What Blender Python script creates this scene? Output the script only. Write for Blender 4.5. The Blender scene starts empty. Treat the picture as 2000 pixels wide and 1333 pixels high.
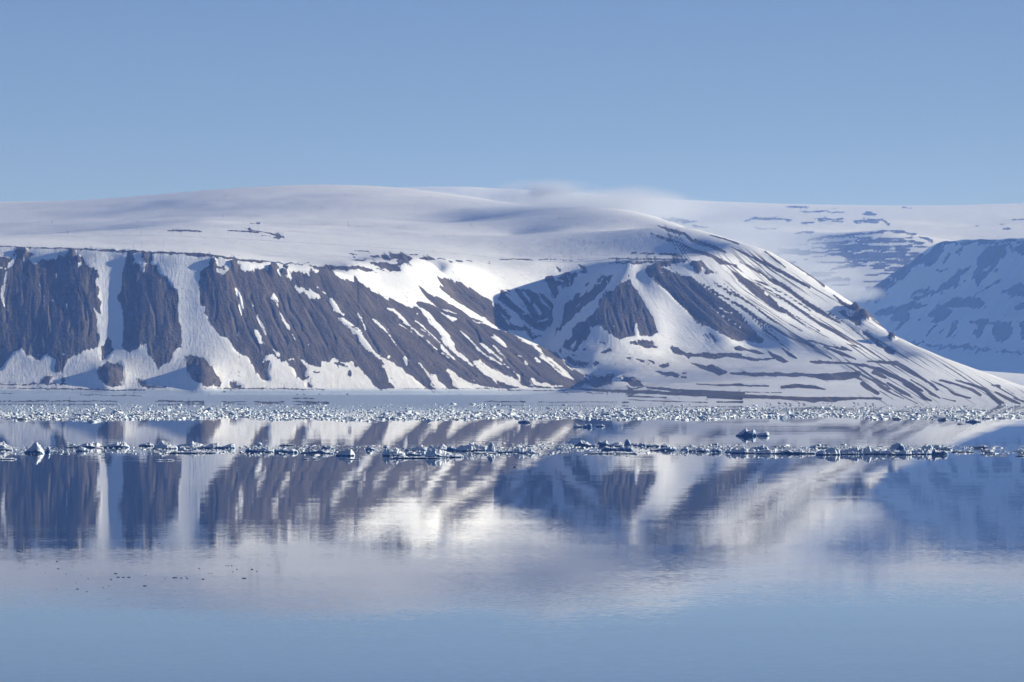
import bpy, bmesh, math, random
import numpy as np

# ---------------------------------------------------------------- camera, sky, sun, exposure
sc = bpy.context.scene
COL = sc.collection
F = 9514.0          # focal length in photo pixels (12 degrees across 2000 px)
HC = 22.0           # camera height above the sea, m (ship's deck)
YH = 766.0          # photo row of the eye-level horizon

cam_d = bpy.data.cameras.new('camera')
cam = bpy.data.objects.new('camera', cam_d)
COL.objects.link(cam)
cam.location = (0, 0, HC)
cam.rotation_euler = (math.radians(90), 0, 0)
cam_d.sensor_width = 36.0
cam_d.lens = 36.0 * F / 2000.0
cam_d.shift_y = (YH - 666.5) / 2000.0
cam_d.clip_start = 1.0
cam_d.clip_end = 200000.0
sc.camera = cam

SUN_EL = math.radians(13.2)
SUN_BACK = math.radians(8.5)      # sun stands to the right, a little beyond the view's cross line
sun_dir = (math.cos(SUN_EL) * math.cos(SUN_BACK), math.cos(SUN_EL) * math.sin(SUN_BACK), math.sin(SUN_EL))

w = bpy.data.worlds.new('World')
sc.world = w
w.use_nodes = True
nt = w.node_tree
nt.nodes.clear()
sky = nt.nodes.new('ShaderNodeTexSky')
sky.sky_type = 'NISHITA'
sky.sun_disc = False
sky.sun_elevation = SUN_EL
sky.sun_rotation = math.atan2(sun_dir[0], sun_dir[1])
sky.altitude = 0.0
sky.air_density = 0.5
sky.dust_density = 0.0
sky.ozone_density = 3.0
hs = nt.nodes.new('ShaderNodeMix')
hs.data_type = 'RGBA'
hs.blend_type = 'MULTIPLY'
hs.inputs[0].default_value = 1.0
hs.inputs[7].default_value = (1.07, 0.91, 0.98, 1)
bg = nt.nodes.new('ShaderNodeBackground')
bg.inputs['Strength'].default_value = 0.064
wo = nt.nodes.new('ShaderNodeOutputWorld')
nt.links.new(sky.outputs[0], hs.inputs[6])
nt.links.new(hs.outputs[2], bg.inputs['Color'])
nt.links.new(bg.outputs[0], wo.inputs['Surface'])

sl = bpy.data.lights.new('sun', 'SUN')
sl.energy = 5.0
sl.angle = math.radians(0.5)
sl.color = (1.0, 0.985, 0.975)
so = bpy.data.objects.new('sun', sl)
COL.objects.link(so)
from mathutils import Vector, noise as mnoise
so.rotation_euler = Vector(sun_dir).to_track_quat('Z', 'Y').to_euler()
so.location = (3000, 3000, 3000)

sc.view_settings.view_transform = 'Standard'
sc.view_settings.look = 'None'
sc.view_settings.gamma = 1.0
sc.view_settings.use_curve_mapping = False
sc.view_settings.exposure = 0.52

sc.render.engine = 'CYCLES'
cy = sc.cycles
cy.use_denoising = True
cy.max_bounces = 6
cy.diffuse_bounces = 2
cy.glossy_bounces = 3
cy.volume_bounces = 1
cy.transparent_max_bounces = 8
cy.caustics_reflective = False
cy.caustics_refractive = False

rng = np.random.default_rng(7)
random.seed(7)

# ---------------------------------------------------------------- helpers
def at(px, py, D):
    return ((px - 1000.0) / F * D, D, HC + (YH - py) / F * D)

def tag(o, label=None, cat=None, group=None, kind=None):
    if label: o['label'] = label
    if cat: o['category'] = cat
    if group: o['group'] = group
    if kind: o['kind'] = kind
    return o

def link(o):
    COL.objects.link(o)
    return o

def grid_mesh(name, X, Y, Z, attrs, smooth=True):
    """X, Y, Z: (rows, cols) arrays -> one mesh; attrs: dict name -> (rows, cols) or (rows, cols, 3)"""
    r, c = X.shape
    me = bpy.data.meshes.new(name)
    co = np.stack([X, Y, Z], -1).reshape(-1, 3).astype(np.float32)
    me.vertices.add(r * c)
    me.vertices.foreach_set('co', co.ravel())
    idx = np.arange(r * c).reshape(r, c)
    q = np.stack([idx[:-1, :-1], idx[:-1, 1:], idx[1:, 1:], idx[1:, :-1]], -1).reshape(-1, 4)
    n = len(q)
    me.loops.add(n * 4)
    me.loops.foreach_set('vertex_index', q.ravel().astype(np.int32))
    me.polygons.add(n)
    me.polygons.foreach_set('loop_start', np.arange(0, n * 4, 4, dtype=np.int32))
    me.update(calc_edges=True)
    if smooth:
        me.shade_smooth()
    for k, a in attrs.items():
        if a.ndim == 2:
            at_ = me.attributes.new(k, 'FLOAT', 'POINT')
            at_.data.foreach_set('value', a.ravel().astype(np.float32))
        else:
            at_ = me.attributes.new(k, 'FLOAT_VECTOR', 'POINT')
            at_.data.foreach_set('vector', a.reshape(-1).astype(np.float32))
    return me

# value noise on arrays, for relief
_perm = np.random.default_rng(11).random((256, 256))
def vnoise(u, v):
    iu = np.floor(u).astype(int); iv = np.floor(v).astype(int)
    fu = u - iu; fv = v - iv
    fu = fu * fu * (3 - 2 * fu); fv = fv * fv * (3 - 2 * fv)
    a = _perm[iu & 255, iv & 255]; b = _perm[(iu + 1) & 255, iv & 255]
    c = _perm[iu & 255, (iv + 1) & 255]; d = _perm[(iu + 1) & 255, (iv + 1) & 255]
    return (a * (1 - fu) + b * fu) * (1 - fv) + (c * (1 - fu) + d * fu) * fv
def fbm(u, v, o=4):
    s = 0; a = 0.5; t = 0
    for i in range(o):
        s = s + a * vnoise(u + 17 * i, v + 31 * i); t += a
        u = u * 2.03; v = v * 2.03; a *= 0.5
    return s / t

def blur(a, n):
    """separable box blur, half width n"""
    if n < 1: return a
    k = 2 * n + 1
    for ax in (0, 1):
        p = np.pad(a, [(n + 1, n) if i == ax else (0, 0) for i in (0, 1)], mode='edge')
        cs = np.cumsum(p, axis=ax, dtype=np.float64)
        if ax == 0: a = (cs[k:] - cs[:-k]) / k
        else: a = (cs[:, k:] - cs[:, :-k]) / k
    return a

# surveyed points of a terrain, joined by a smooth (multiquadric) height field z(X, Y)
class Terrain:
    def __init__(s, c=18.0, k=1.0):
        s.p = []; s.c = c; s.k = k
    def line(s, pts, step=28.0):
        """pts: (photo x, photo y, distance); resampled every step metres"""
        s.line3([at(p[0], p[1], p[2] * s.k) for p in pts], step)
    def line3(s, w3, step=28.0):
        for a, b in zip(w3[:-1], w3[1:]):
            d = math.hypot(b[0] - a[0], b[1] - a[1])
            n = max(1, int(round(d / step)))
            for i in range(n):
                t = i / n
                s.p.append(tuple(a[k] * (1 - t) + b[k] * t for k in range(3)))
        s.p.append(tuple(w3[-1]))
    def pt(s, *ps):
        for p in ps: s.p.append(at(*p))
    def pz(s, *ps):
        """(photo x, distance, z)"""
        for px, D, z in ps: s.p.append(((px - 1000) / F * D, D, z))
    def solve(s, lam=0.6):
        P = np.array(s.p, dtype=np.float64)
        # thin out near duplicates
        keep = []; seen = {}
        for i, p in enumerate(P):
            k = (round(p[0] / 6), round(p[1] / 6))
            if k in seen: continue
            seen[k] = 1; keep.append(i)
        P = P[keep]
        s.P = P
        n = len(P)
        d2 = (P[:, None, 0] - P[None, :, 0]) ** 2 + (P[:, None, 1] - P[None, :, 1]) ** 2
        A = np.zeros((n + 3, n + 3))
        A[:n, :n] = np.sqrt(d2 + s.c ** 2) - lam * np.eye(n) * 10
        A[:n, n] = 1; A[n, :n] = 1
        A[:n, n + 1] = P[:, 0] / 1000; A[n + 1, :n] = P[:, 0] / 1000
        A[:n, n + 2] = P[:, 1] / 1000; A[n + 2, :n] = P[:, 1] / 1000
        s.w = np.linalg.solve(A, np.concatenate([P[:, 2], np.zeros(3)]))
    def eval(s, X, Y):
        sh = X.shape; X = X.ravel(); Y = Y.ravel(); out = np.empty(len(X))
        n = len(s.P); P = s.P.astype(np.float32); wv = s.w[:n].astype(np.float32)
        Yo = np.float32(10000)
        for i in range(0, len(X), 8192):
            x = X[i:i + 8192, None].astype(np.float32); y = (Y[i:i + 8192, None] - 10000).astype(np.float32)
            d = np.sqrt((x - P[None, :, 0]) ** 2 + (y - (P[None, :, 1] - Yo)) ** 2 + np.float32(s.c ** 2))
            out[i:i + 8192] = d.astype(np.float64) @ s.w[:n] + s.w[n] + s.w[n + 1] * X[i:i + 8192] / 1000 + s.w[n + 2] * Y[i:i + 8192] / 1000
        return out.reshape(sh)

def upsample(Z, r, c, fr, fc):
    """bilinear sample of coarse grid Z at fractional rows fr, cols fc"""
    R, C = Z.shape
    i = np.clip(np.floor(fr).astype(int), 0, R - 2); j = np.clip(np.floor(fc).astype(int), 0, C - 2)
    u = (fr - i)[:, None]; v = (fc - j)[None, :]
    a = Z[np.ix_(i, j)]; b = Z[np.ix_(i, j + 1)]; d = Z[np.ix_(i + 1, j)]; e = Z[np.ix_(i + 1, j + 1)]
    return (a * (1 - v) + b * v) * (1 - u) + (d * (1 - v) + e * v) * u

# ---- bare-rock map: outlines of rock (1) and snow (0) surveyed on the slopes
class Paint:
    def __init__(s, x0, y0, x1, y1, ss=1):
        s.x0, s.y0, s.ss = x0, y0, ss
        s.w = (x1 - x0) * ss; s.h = (y1 - y0) * ss
        s.a = np.zeros((s.h, s.w), np.float32)
        s.T = (0, 0, 1)
    def frame(s, x0, y0, k):
        s.T = (x0, y0, 1.0 / k)
    def _m(s, pts):
        x0, y0, k = s.T
        return [((x0 + p[0] * k - s.x0) * s.ss, (y0 + p[1] * k - s.y0) * s.ss) + ((p[2] * k * s.ss,) if len(p) > 2 else ()) for p in pts]
    def poly(s, v, *pts):
        P = np.array(s._m(pts))
        a0 = max(0, int(P[:, 1].min())); a1 = min(s.h, int(P[:, 1].max()) + 2)
        xs = np.arange(s.w) + 0.5
        for r in range(a0, a1):
            y = r + 0.5
            cr = []
            for (xa, ya), (xb, yb) in zip(P, np.roll(P, -1, 0)):
                if (ya <= y) != (yb <= y):
                    cr.append(xa + (y - ya) / (yb - ya) * (xb - xa))
            cr.sort()
            for c0, c1 in zip(cr[::2], cr[1::2]):
                s.a[r, (xs >= c0) & (xs <= c1)] = v
    def stroke(s, v, *pts):
        P = s._m(pts)
        for (xa, ya, wa), (xb, yb, wb) in zip(P[:-1], P[1:]):
            m = max(wa, wb) / 2 + 2
            c0 = max(0, int(min(xa, xb) - m)); c1 = min(s.w, int(max(xa, xb) + m) + 1)
            r0 = max(0, int(min(ya, yb) - m)); r1 = min(s.h, int(max(ya, yb) + m) + 1)
            if c0 >= c1 or r0 >= r1: continue
            yy, xx = np.mgrid[r0:r1, c0:c1]
            xx = xx + 0.5; yy = yy + 0.5
            L = (xb - xa) ** 2 + (yb - ya) ** 2 + 1e-6
            t = np.clip(((xx - xa) * (xb - xa) + (yy - ya) * (yb - ya)) / L, 0, 1)
            d = np.hypot(xx - xa - t * (xb - xa), yy - ya - t * (yb - ya)) - (wa + (wb - wa) * t) / 2
            cov = np.clip(0.5 - d, 0, 1)
            blk = s.a[r0:r1, c0:c1]
            s.a[r0:r1, c0:c1] = blk * (1 - cov) + v * cov
    def sample(s, px, py, soft=1):
        A = blur(s.a, soft)
        u = np.clip((px - s.x0) * s.ss - 0.5, 0, s.w - 1.001); v = np.clip((py - s.y0) * s.ss - 0.5, 0, s.h - 1.001)
        i = v.astype(int); j = u.astype(int); fv = v - i; fu = u - j
        return (A[i, j] * (1 - fu) + A[i, j + 1] * fu) * (1 - fv) + (A[i + 1, j] * (1 - fu) + A[i + 1, j + 1] * fu) * fv

# ---- node helpers
def new_mat(name):
    m = bpy.data.materials.new(name)
    m.use_nodes = True
    m.node_tree.nodes.clear()
    return m, m.node_tree
def N(t, typ, **kw):
    n = t.nodes.new(typ)
    for k, v in kw.items(): setattr(n, k, v)
    return n
def L(t, a, b): t.links.new(a, b)
def math_n(t, op, a, b=None, clamp=False):
    n = N(t, 'ShaderNodeMath', operation=op); n.use_clamp = clamp
    for i, x in enumerate((a, b)):
        if x is None: continue
        if isinstance(x, (int, float)): n.inputs[i].default_value = x
        else: L(t, x, n.inputs[i])
    return n.outputs[0]
def mixc(t, f, a, b):
    n = N(t, 'ShaderNodeMix', data_type='RGBA')
    for i, x in ((0, f), (6, a), (7, b)):
        if isinstance(x, (int, float)): n.inputs[i].default_value = x
        elif isinstance(x, tuple): n.inputs[i].default_value = (*x, 1)
        else: L(t, x, n.inputs[i])
    return n.outputs[2]
def ramp(t, x, a, b):
    n = N(t, 'ShaderNodeMapRange'); n.interpolation_type = 'SMOOTHSTEP'
    L(t, x, n.inputs[0]); n.inputs[1].default_value = a; n.inputs[2].default_value = b
    return n.outputs[0]
def noise_n(t, vec, scale, detail=4, rough=0.55):
    n = N(t, 'ShaderNodeTexNoise'); n.inputs['Scale'].default_value = scale
    n.inputs['Detail'].default_value = detail; n.inputs['Roughness'].default_value = rough
    if vec is not None: L(t, vec, n.inputs['Vector'])
    return n.outputs[0]
def mapping(t, vec, scale):
    n = N(t, 'ShaderNodeMapping'); n.inputs['Scale'].default_value = scale
    L(t, vec, n.inputs['Vector']); return n.outputs[0]

def terrain_material(name, edge=1.25, rock_a=(0.052, 0.045, 0.040), rock_b=(0.122, 0.102, 0.086), snow=(0.83, 0.855, 0.925), bump=1.0):
    """snow and scree: vertex map 'rock' says where the ground is bare, 'flow' runs along the fall line"""
    m, t = new_mat(name)
    out = N(t, 'ShaderNodeOutputMaterial'); bs = N(t, 'ShaderNodeBsdfPrincipled')
    L(t, bs.outputs[0], out.inputs['Surface'])
    rk = N(t, 'ShaderNodeAttribute', attribute_name='rock').outputs['Fac']
    fl0 = N(t, 'ShaderNodeAttribute', attribute_name='flow').outputs['Vector']
    geo = N(t, 'ShaderNodeNewGeometry')
    pos = geo.outputs['Position']
    # the fall lines wander a little
    wn = N(t, 'ShaderNodeTexNoise'); wn.inputs['Scale'].default_value = 0.02; wn.inputs['Detail'].default_value = 3; L(t, fl0, wn.inputs['Vector'])
    ws = N(t, 'ShaderNodeVectorMath', operation='MULTIPLY_ADD'); L(t, wn.outputs['Color'], ws.inputs[0]); ws.inputs[1].default_value = (16, 10, 0); L(t, fl0, ws.inputs[2])
    fl = ws.outputs[0]
    n1 = noise_n(t, mapping(t, fl, (0.16, 0.05, 0)), 1.0, 7, 0.75)
    n2 = noise_n(t, pos, 0.08, 6, 0.75)
    e = math_n(t, 'ADD', math_n(t, 'MULTIPLY', math_n(t, 'SUBTRACT', n1, 0.5), edge * 1.9), math_n(t, 'MULTIPLY', math_n(t, 'SUBTRACT', n2, 0.5), edge * 1.3))
    mask = ramp(t, math_n(t, 'ADD', rk, e), 0.40, 0.52)
    sr = N(t, 'ShaderNodeAttribute', attribute_name='streak').outputs['Fac']
    ln_ = math_n(t, 'ADD', noise_n(t, mapping(t, fl, (0.15, 0.006, 0)), 1.0, 3, 0.55), math_n(t, 'MULTIPLY', math_n(t, 'SUBTRACT', noise_n(t, mapping(t, fl, (0.012, 0.010, 0)), 1.0, 2, 0.5), 0.5), 0.35))
    mask = math_n(t, 'MAXIMUM', mask, math_n(t, 'MULTIPLY', ramp(t, ln_, 0.575, 0.62), sr))
    # rock colour: brown-grey scree with fall-line streaks and darker blocks
    r1 = noise_n(t, mapping(t, fl, (0.16, 0.016, 0)), 1.0, 5, 0.65)
    r2 = noise_n(t, mapping(t, fl, (0.035, 0.02, 0)), 1.0, 5, 0.65)
    r3 = noise_n(t, pos, 0.25, 3, 0.7)
    f = math_n(t, 'ADD', math_n(t, 'MULTIPLY', r1, 0.25), math_n(t, 'ADD', math_n(t, 'MULTIPLY', r2, 0.5), math_n(t, 'MULTIPLY', r3, 0.25)))
    rock = mixc(t, ramp(t, f, 0.38, 0.62), rock_a, rock_b)
    # snow: clean, with faint tan dust in places
    d1 = noise_n(t, pos, 0.006, 4, 0.6)
    d2 = noise_n(t, mapping(t, fl, (0.12, 0.03, 0)), 1.0, 4, 0.6)
    dirt = N(t, 'ShaderNodeAttribute', attribute_name='dirt').outputs['Fac']
    dd = math_n(t, 'MULTIPLY', math_n(t, 'MULTIPLY', dirt, ramp(t, d2, 0.35, 0.7)), 0.55)
    sn = mixc(t, dd, snow, (0.62, 0.54, 0.46))
    shade_or_gloss = N(t, 'ShaderNodeAttribute', attribute_name='shade_or_gloss').outputs['Fac']
    sn = mixc(t, shade_or_gloss, sn, (0.36, 0.45, 0.60))  # darker, bluer tint paints shade onto the shore flat's snow
    sn = mixc(t, ramp(t, d1, 0.45, 0.75), sn, mixc(t, 0.06, sn, (0.55, 0.55, 0.58)))
    L(t, mixc(t, mask, sn, rock), bs.inputs['Base Color'])
    bs.inputs['Roughness'].default_value = 0.9
    bs.inputs['Specular IOR Level'].default_value = 0.15
    # relief
    b1 = noise_n(t, mapping(t, fl, (0.20, 0.02, 0)), 1.0, 5, 0.6)
    b2 = noise_n(t, pos, 0.12, 4, 0.6)
    b3 = noise_n(t, mapping(t, pos, (0.004, 0.004, 0.13)), 1.0, 4, 0.6)
    b4 = noise_n(t, mapping(t, fl, (0.05, 0.008, 0)), 1.0, 3, 0.6)
    hr = math_n(t, 'ADD', math_n(t, 'ADD', math_n(t, 'MULTIPLY', b1, 0.9), math_n(t, 'MULTIPLY', b2, 3.0)), math_n(t, 'ADD', math_n(t, 'MULTIPLY', b3, 2.5), math_n(t, 'MULTIPLY', b4, 6.0)))
    stp = N(t, 'ShaderNodeAttribute', attribute_name='steep').outputs['Fac']
    hsn = math_n(t, 'ADD', math_n(t, 'MULTIPLY', math_n(t, 'MULTIPLY', noise_n(t, mapping(t, fl, (0.20, 0.06, 0)), 1.0, 4, 0.6), 0.75), stp), math_n(t, 'ADD', math_n(t, 'MULTIPLY', noise_n(t, pos, 0.05, 4, 0.65), 0.6), math_n(t, 'MULTIPLY', noise_n(t, mapping(t, pos, (0.006, 0.028, 0.02)), 1.0, 5, 0.6), 2.2)))
    mx = N(t, 'ShaderNodeMix'); L(t, mask, mx.inputs[0]); L(t, hsn, mx.inputs[2]); L(t, hr, mx.inputs[3])
    hh = math_n(t, 'ADD', mx.outputs[0], math_n(t, 'MULTIPLY', mask, -0.8))
    bp = N(t, 'ShaderNodeBump'); bp.inputs['Strength'].default_value = 1.0 * bump; bp.inputs['Distance'].default_value = 1.0
    L(t, hh, bp.inputs['Height']); L(t, bp.outputs[0], bs.inputs['Normal'])
    return m
# ---------------------------------------------------------------- the mountain (snow plateau, cliffs, cirque, long spur)
def shore_D(px):
    return np.interp(px, [-400, 0, 400, 800, 1000, 1200, 1500, 2000, 2300], [9850, 9781, 9650, 9514, 9022, 8578, 8306, 8176, 8150])

T = Terrain(16.0)
# shoreline and sea bed
for dz, dd in ((0.0, 0), (-6.0, -220), (-14.0, -700)):
    T.line3([((p - 1000) / F * (shore_D(p) + dd), shore_D(p) + dd, dz) for p in range(-300, 2301, 50)], 90)
# foot of the left cliffs and of the spur
toe = [(-250, 752, 10260), (0, 753, 10250), (200, 756, 10245), (400, 757, 10255), (600, 760, 10340), (800, 762, 10460), (1000, 762, 10630), (1100, 760, 10700), (1150, 757, 10750)]
edge = [(-250, 479, 10640), (0, 483, 10630), (100, 485, 10625), (200, 487, 10620), (300, 492, 10618), (400, 498, 10615), (450, 506, 10618), (500, 513, 10640), (560, 521, 10672), (640, 529, 10715)]
T.line(toe); T.line(edge)
for k, dz in ((50, 1.5), (130, 4.0)):
    T.line3([(x, y + k, z + dz) for x, y, z in (at(*q) for q in edge)], 40)
T.line([(p, 772, 9960 - 0.10 * max(0, p - 400)) for p in range(-250, 1001, 125)], 80)
tx, ty, tD = zip(*toe); ex, ey, eD = zip(*edge)
def face(px, py, off=0.0):
    """point on the concave left face, moved off metres away from the viewer"""
    y0 = np.interp(px, tx, ty); y1 = np.interp(px, ex, ey)
    s = (y0 - py) / (y0 - y1)
    D = np.interp(px, tx, tD) + (np.interp(px, ex, eD) - np.interp(px, tx, tD)) * (max(s, 0) ** 0.80)
    return (px, py, float(D) + off)
# buttresses stand forward, snow couloirs cut back
for xs in (40, 110, 160):
    T.line([face(xs, y, -10 if 530 < y < 690 else -4) for y in range(510, 735, 25)])
T.line([face(x, y, o) for x, y, o in ((218, 505, 5), (222, 540, 7), (222, 580, 7), (220, 620, 7), (214, 660, 6), (209, 690, 5))])
for xs in (265, 305):
    T.line([face(xs + (y - 520) * 0.06, y, -6 if 530 < y < 690 else -2) for y in range(515, 720, 25)])
T.line([face(x, y, o) for x, y, o in ((372, 515, 0), (368, 545, 1), (366, 580, 2), (366, 620, 2), (362, 660, 3), (360, 690, 4))])
T.line([face(x, y, o) for x, y, o in ((395, 515, 2), (405, 560, 0), (425, 610, -3), (455, 660, -5), (490, 700, -4))])
T.line([face(x, y, -6) for x, y in ((470, 540), (490, 580), (515, 630), (540, 680), (560, 720))])
T.line([face(x, y, -4) for x, y in ((560, 550), (590, 600), (620, 650), (650, 700), (670, 735))])
# mounds below the couloirs
for cx, cy_, rx in ((214, 728, 26), (396, 728, 34)):
    T.pt(face(cx, 712, -55), face(cx, 735, -48), face(cx - rx, 742, -8), face(cx + rx, 745, -8), face(cx - rx * .7, 720, -10), face(cx + rx * .8, 722, -14))
# crest of the long spur, and its flank
C2 = [(640, 529, 10715), (700, 546, 10760), (750, 566, 10785), (800, 583, 10810), (860, 605, 10840), (930, 630, 10855), (1000, 652, 10860), (1060, 676, 10865), (1110, 714, 10835), (1150, 747, 10780)]
T.line(C2)
# snow ramp and bowl beyond the crest
T.line([(690, 533, 10830), (740, 545, 10880), (790, 560, 10890), (830, 578, 10895)])
T.line([(690, 522, 10860), (740, 524, 10930), (790, 528, 10960), (815, 545, 10955), (845, 572, 10930), (880, 598, 10915), (920, 618, 10915)])
T.line([(800, 512, 11020), (830, 511, 11060), (870, 516, 11110), (920, 530, 11180), (960, 534, 11260), (1000, 525, 11340), (1045, 516, 11400), (1100, 513, 11480), (1150, 513, 11460), (1185, 512, 11410), (1205, 511, 11355), (1218, 513, 11270), (1230, 515, 11185)])
T.line([(1205, 510, 11385), (1250, 506, 11345), (1300, 505, 11330), (1345, 504, 11310)])
T.line([(860, 545, 11110), (900, 585, 11075), (940, 620, 11045), (985, 645, 11035), (1020, 658, 11030)])
T.line([(960, 575, 11150), (1000, 610, 11110), (1035, 640, 11080)])
T.line([(1020, 560, 11240), (1040, 600, 11170), (1052, 640, 11090)])
T.pz((960, 10960, 150), (1000, 10960, 138), (1035, 10960, 126), (1060, 10935, 108), (1085, 10890, 93))
T.line([(1145, 540, 11330), (1122, 580, 11250), (1096, 620, 11160), (1076, 650, 11080), (1062, 668, 11020)])
# pyramid: left ridge, front face, foot
T.line([(1230, 515, 11185), (1190, 555, 11138), (1150, 593, 11084), (1120, 622, 11045), (1090, 650, 11005), (1065, 679, 10965)])
T.line([(1226, 540, 11148), (1214, 580, 11085), (1204, 620, 11020), (1200, 656, 10958)])
T.line([(1110, 672, 10945), (1150, 665, 10952), (1200, 656, 10958), (1240, 656, 10975), (1285, 655, 11005), (1320, 660, 11020), (1390, 655, 11040), (1440, 664, 11045), (1490, 668, 11040)])
T.line([(1245, 522, 11190), (1258, 560, 11128), (1275, 600, 11066), (1292, 632, 11034)])
# right face and its rim
T.line([(1230, 514, 11205), (1262, 513, 11215), (1300, 511, 11215), (1345, 508, 11200)])
T.line([(1270, 528, 11160), (1310, 565, 11125), (1350, 600, 11092), (1385, 628, 11062), (1420, 650, 11035)])
T.line([(1345, 515, 11190), (1400, 555, 11150), (1450, 595, 11115), (1500, 632, 11080), (1550, 655, 11040)])
T.line([(1400, 505, 11230), (1450, 548, 11190), (1500, 590, 11160), (1550, 625, 11120), (1600, 652, 11060), (1660, 680, 10960)])
T.line([(1450, 505, 11290), (1500, 540, 11250), (1550, 575, 11215), (1600, 610, 11190), (1650, 640, 11150), (1700, 672, 11060), (1750, 700, 10920)])
# skyline of the right shoulder, ground dropping away beyond it
SK = [(1280, 432, 12700), (1330, 445, 12350), (1400, 465, 11850), (1450, 476, 11580), (1500, 490, 11390), (1540, 512, 11325), (1600, 550, 11300), (1660, 589, 11265), (1700, 612, 11240), (1722, 640, 11170), (1780, 671, 11060), (1850, 701, 10910), (1900, 719, 10800), (1950, 738, 10660), (2000, 757, 10480), (2080, 775, 10150), (2200, 783, 9700)]
T.line(SK)
for k, dz in ((140, -75), (300, -190), (550, -300)):
    T.line3([(x + 0.35 * k, y + k, max(z + dz, min(40, z - 8))) for x, y, z in (at(*q) for q in SK[4:])], 60)
for D, p0 in ((12200, 1520), (12800, 1560), (13600, 1620), (14600, 1660), (15800, 1700)):
    T.pz(*[(p, D, 45) for p in range(p0, 2500, 120)])
T.pz(*[(p, D, -10) for p in (2300, 2450) for D in (9000, 9600, 10200)]); T.pz((2300, 10800, 15), (2300, 11400, 30))
T.pz((1480, 12200, 200), (1450, 12800, 230), (1430, 13600, 260), (1420, 14600, 300), (1300, 13600, 420), (1300, 14600, 430), (1300, 15800, 430))
# lower benches
bench = [
 (1100, 700, 10872), (1150, 700, 10866), (1200, 700, 10866), (1300, 690, 10950), (1400, 690, 10965), (1500, 690, 10950), (1580, 690, 10930), (1700, 700, 10850),
 (1200, 735, 10740), (1300, 720, 10790), (1400, 720, 10740), (1500, 715, 10690), (1600, 715, 10640), (1700, 722, 10540), (1800, 722, 10520),
 (1110, 726, 10860), (1150, 748, 10770), (1200, 753, 10560), (1300, 750, 10150), (1400, 750, 10000), (1500, 748, 9850), (1600, 748, 9850), (1700, 752, 9850), (1800, 752, 9900), (1900, 752, 9950),
 (1200, 772, 9550), (1300, 771, 9450), (1400, 771, 9380), (1500, 773, 9000), (1600, 773, 9000), (1700, 774, 9000), (1800, 775, 9000), (1900, 775, 9050), (2000, 777, 9050), (2150, 780, 9000)]
T.pt(*bench)
T.pt((1185, 747, 10640), (1240, 747, 10640), (1260, 752, 10560))
# ice dome: skyline and its far side, gentle convex rise from the plateau edge
DK = [(-250, 399, 14300), (0, 394, 14250), (130, 396, 14200), (210, 393, 14150), (300, 383, 14150), (400, 374, 14200), (540, 366, 14300), (640, 365, 14400), (740, 369, 14300), (850, 380, 14100), (950, 393, 13800), (1050, 409, 13450), (1150, 424, 13150), (1220, 429, 12900), (1280, 432, 12700)]
T.line(DK, 110)
for k, dz in ((250, -9), (600, -40), (1500, -220)):
    T.line3([(x, y + k, z + dz) for x, y, z in (at(*q) for q in DK)], 200)
# roll of snow on the plateau (left), and gentle swells
T.line([(200, 477, 11250), (300, 459, 11500), (400, 446, 11850), (520, 434, 12400)], 70)
T.line([(-250, 476, 12300), (0, 474, 12300), (100, 465, 12300), (200, 452, 12300), (300, 437, 12300), (400, 428, 12300)], 70)
T.line([(-250, 440, 13200), (0, 433, 13200), (200, 421, 13200), (400, 399, 13200)], 90)
T.line([(640, 455, 11900), (760, 440, 12300), (900, 432, 12600)], 90)
T.line([(700, 500, 11250), (800, 497, 11300), (900, 502, 11400), (1000, 500, 11600), (1100, 498, 11600), (1200, 494, 11590), (1300, 497, 11520), (1380, 492, 11450)], 60)
T.line([(500, 500, 11050), (600, 503, 11050), (700, 508, 11060)], 60)
T.line([(200, 484, 10900), (350, 487, 10950), (450, 492, 10980)], 60)
T.line([(1000, 460, 12150), (1100, 449, 12100), (1200, 449, 12080), (1280, 458, 12060)], 60)
T.solve()

PXW = np.arange(-90, 2091, 1.6)
Dd = np.concatenate([np.arange(7900, 9900, 20.0), np.arange(9900, 11480, 4.5), np.arange(11480, 12600, 14.0), np.arange(12600, 16400, 40.0)])
PXc = np.arange(-120, 2142, 5.0)
Dc = np.concatenate([np.arange(7900, 9900, 60.0), np.arange(9900, 11480, 9.0), np.arange(11480, 12600, 28.0), np.arange(12600, 16500, 100.0)])
Zc = T.eval((PXc[None, :] - 1000) / F * Dc[:, None], np.repeat(Dc[:, None], len(PXc), 1))
fr = np.interp(Dd, Dc, np.arange(len(Dc))); fc = np.interp(PXW, PXc, np.arange(len(PXc)))
Z = upsample(Zc, 0, 0, fr, fc)
Z = blur(Z, 1)
PX = np.repeat(PXW[None, :], len(Dd), 0); DD = np.repeat(Dd[:, None], len(PXW), 1)
def py_of(z, D): return YH - (z - HC) / D * F
PY = py_of(Z, DD)
# fall-line coordinate: how far slopes lean to the right on their way down
def shear(px):
    return np.interp(px, [0, 300, 420, 520, 700, 850, 1050, 1075, 1110, 1250, 1265, 1330, 1500, 1700, 2000], [0.02, 0.02, 0.25, 0.38, 0.75, 1.05, 1.15, 0.5, -0.3, 0.35, 0.6, 1.0, 1.55, 1.62, 1.66])
Q = PX - shear(PX - 1.25 * np.clip(PY - 676, 0, 90)) * (PY - 600)
PT = Paint(-130, 360, 2150, 800)
R, S = 1, 0
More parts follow.
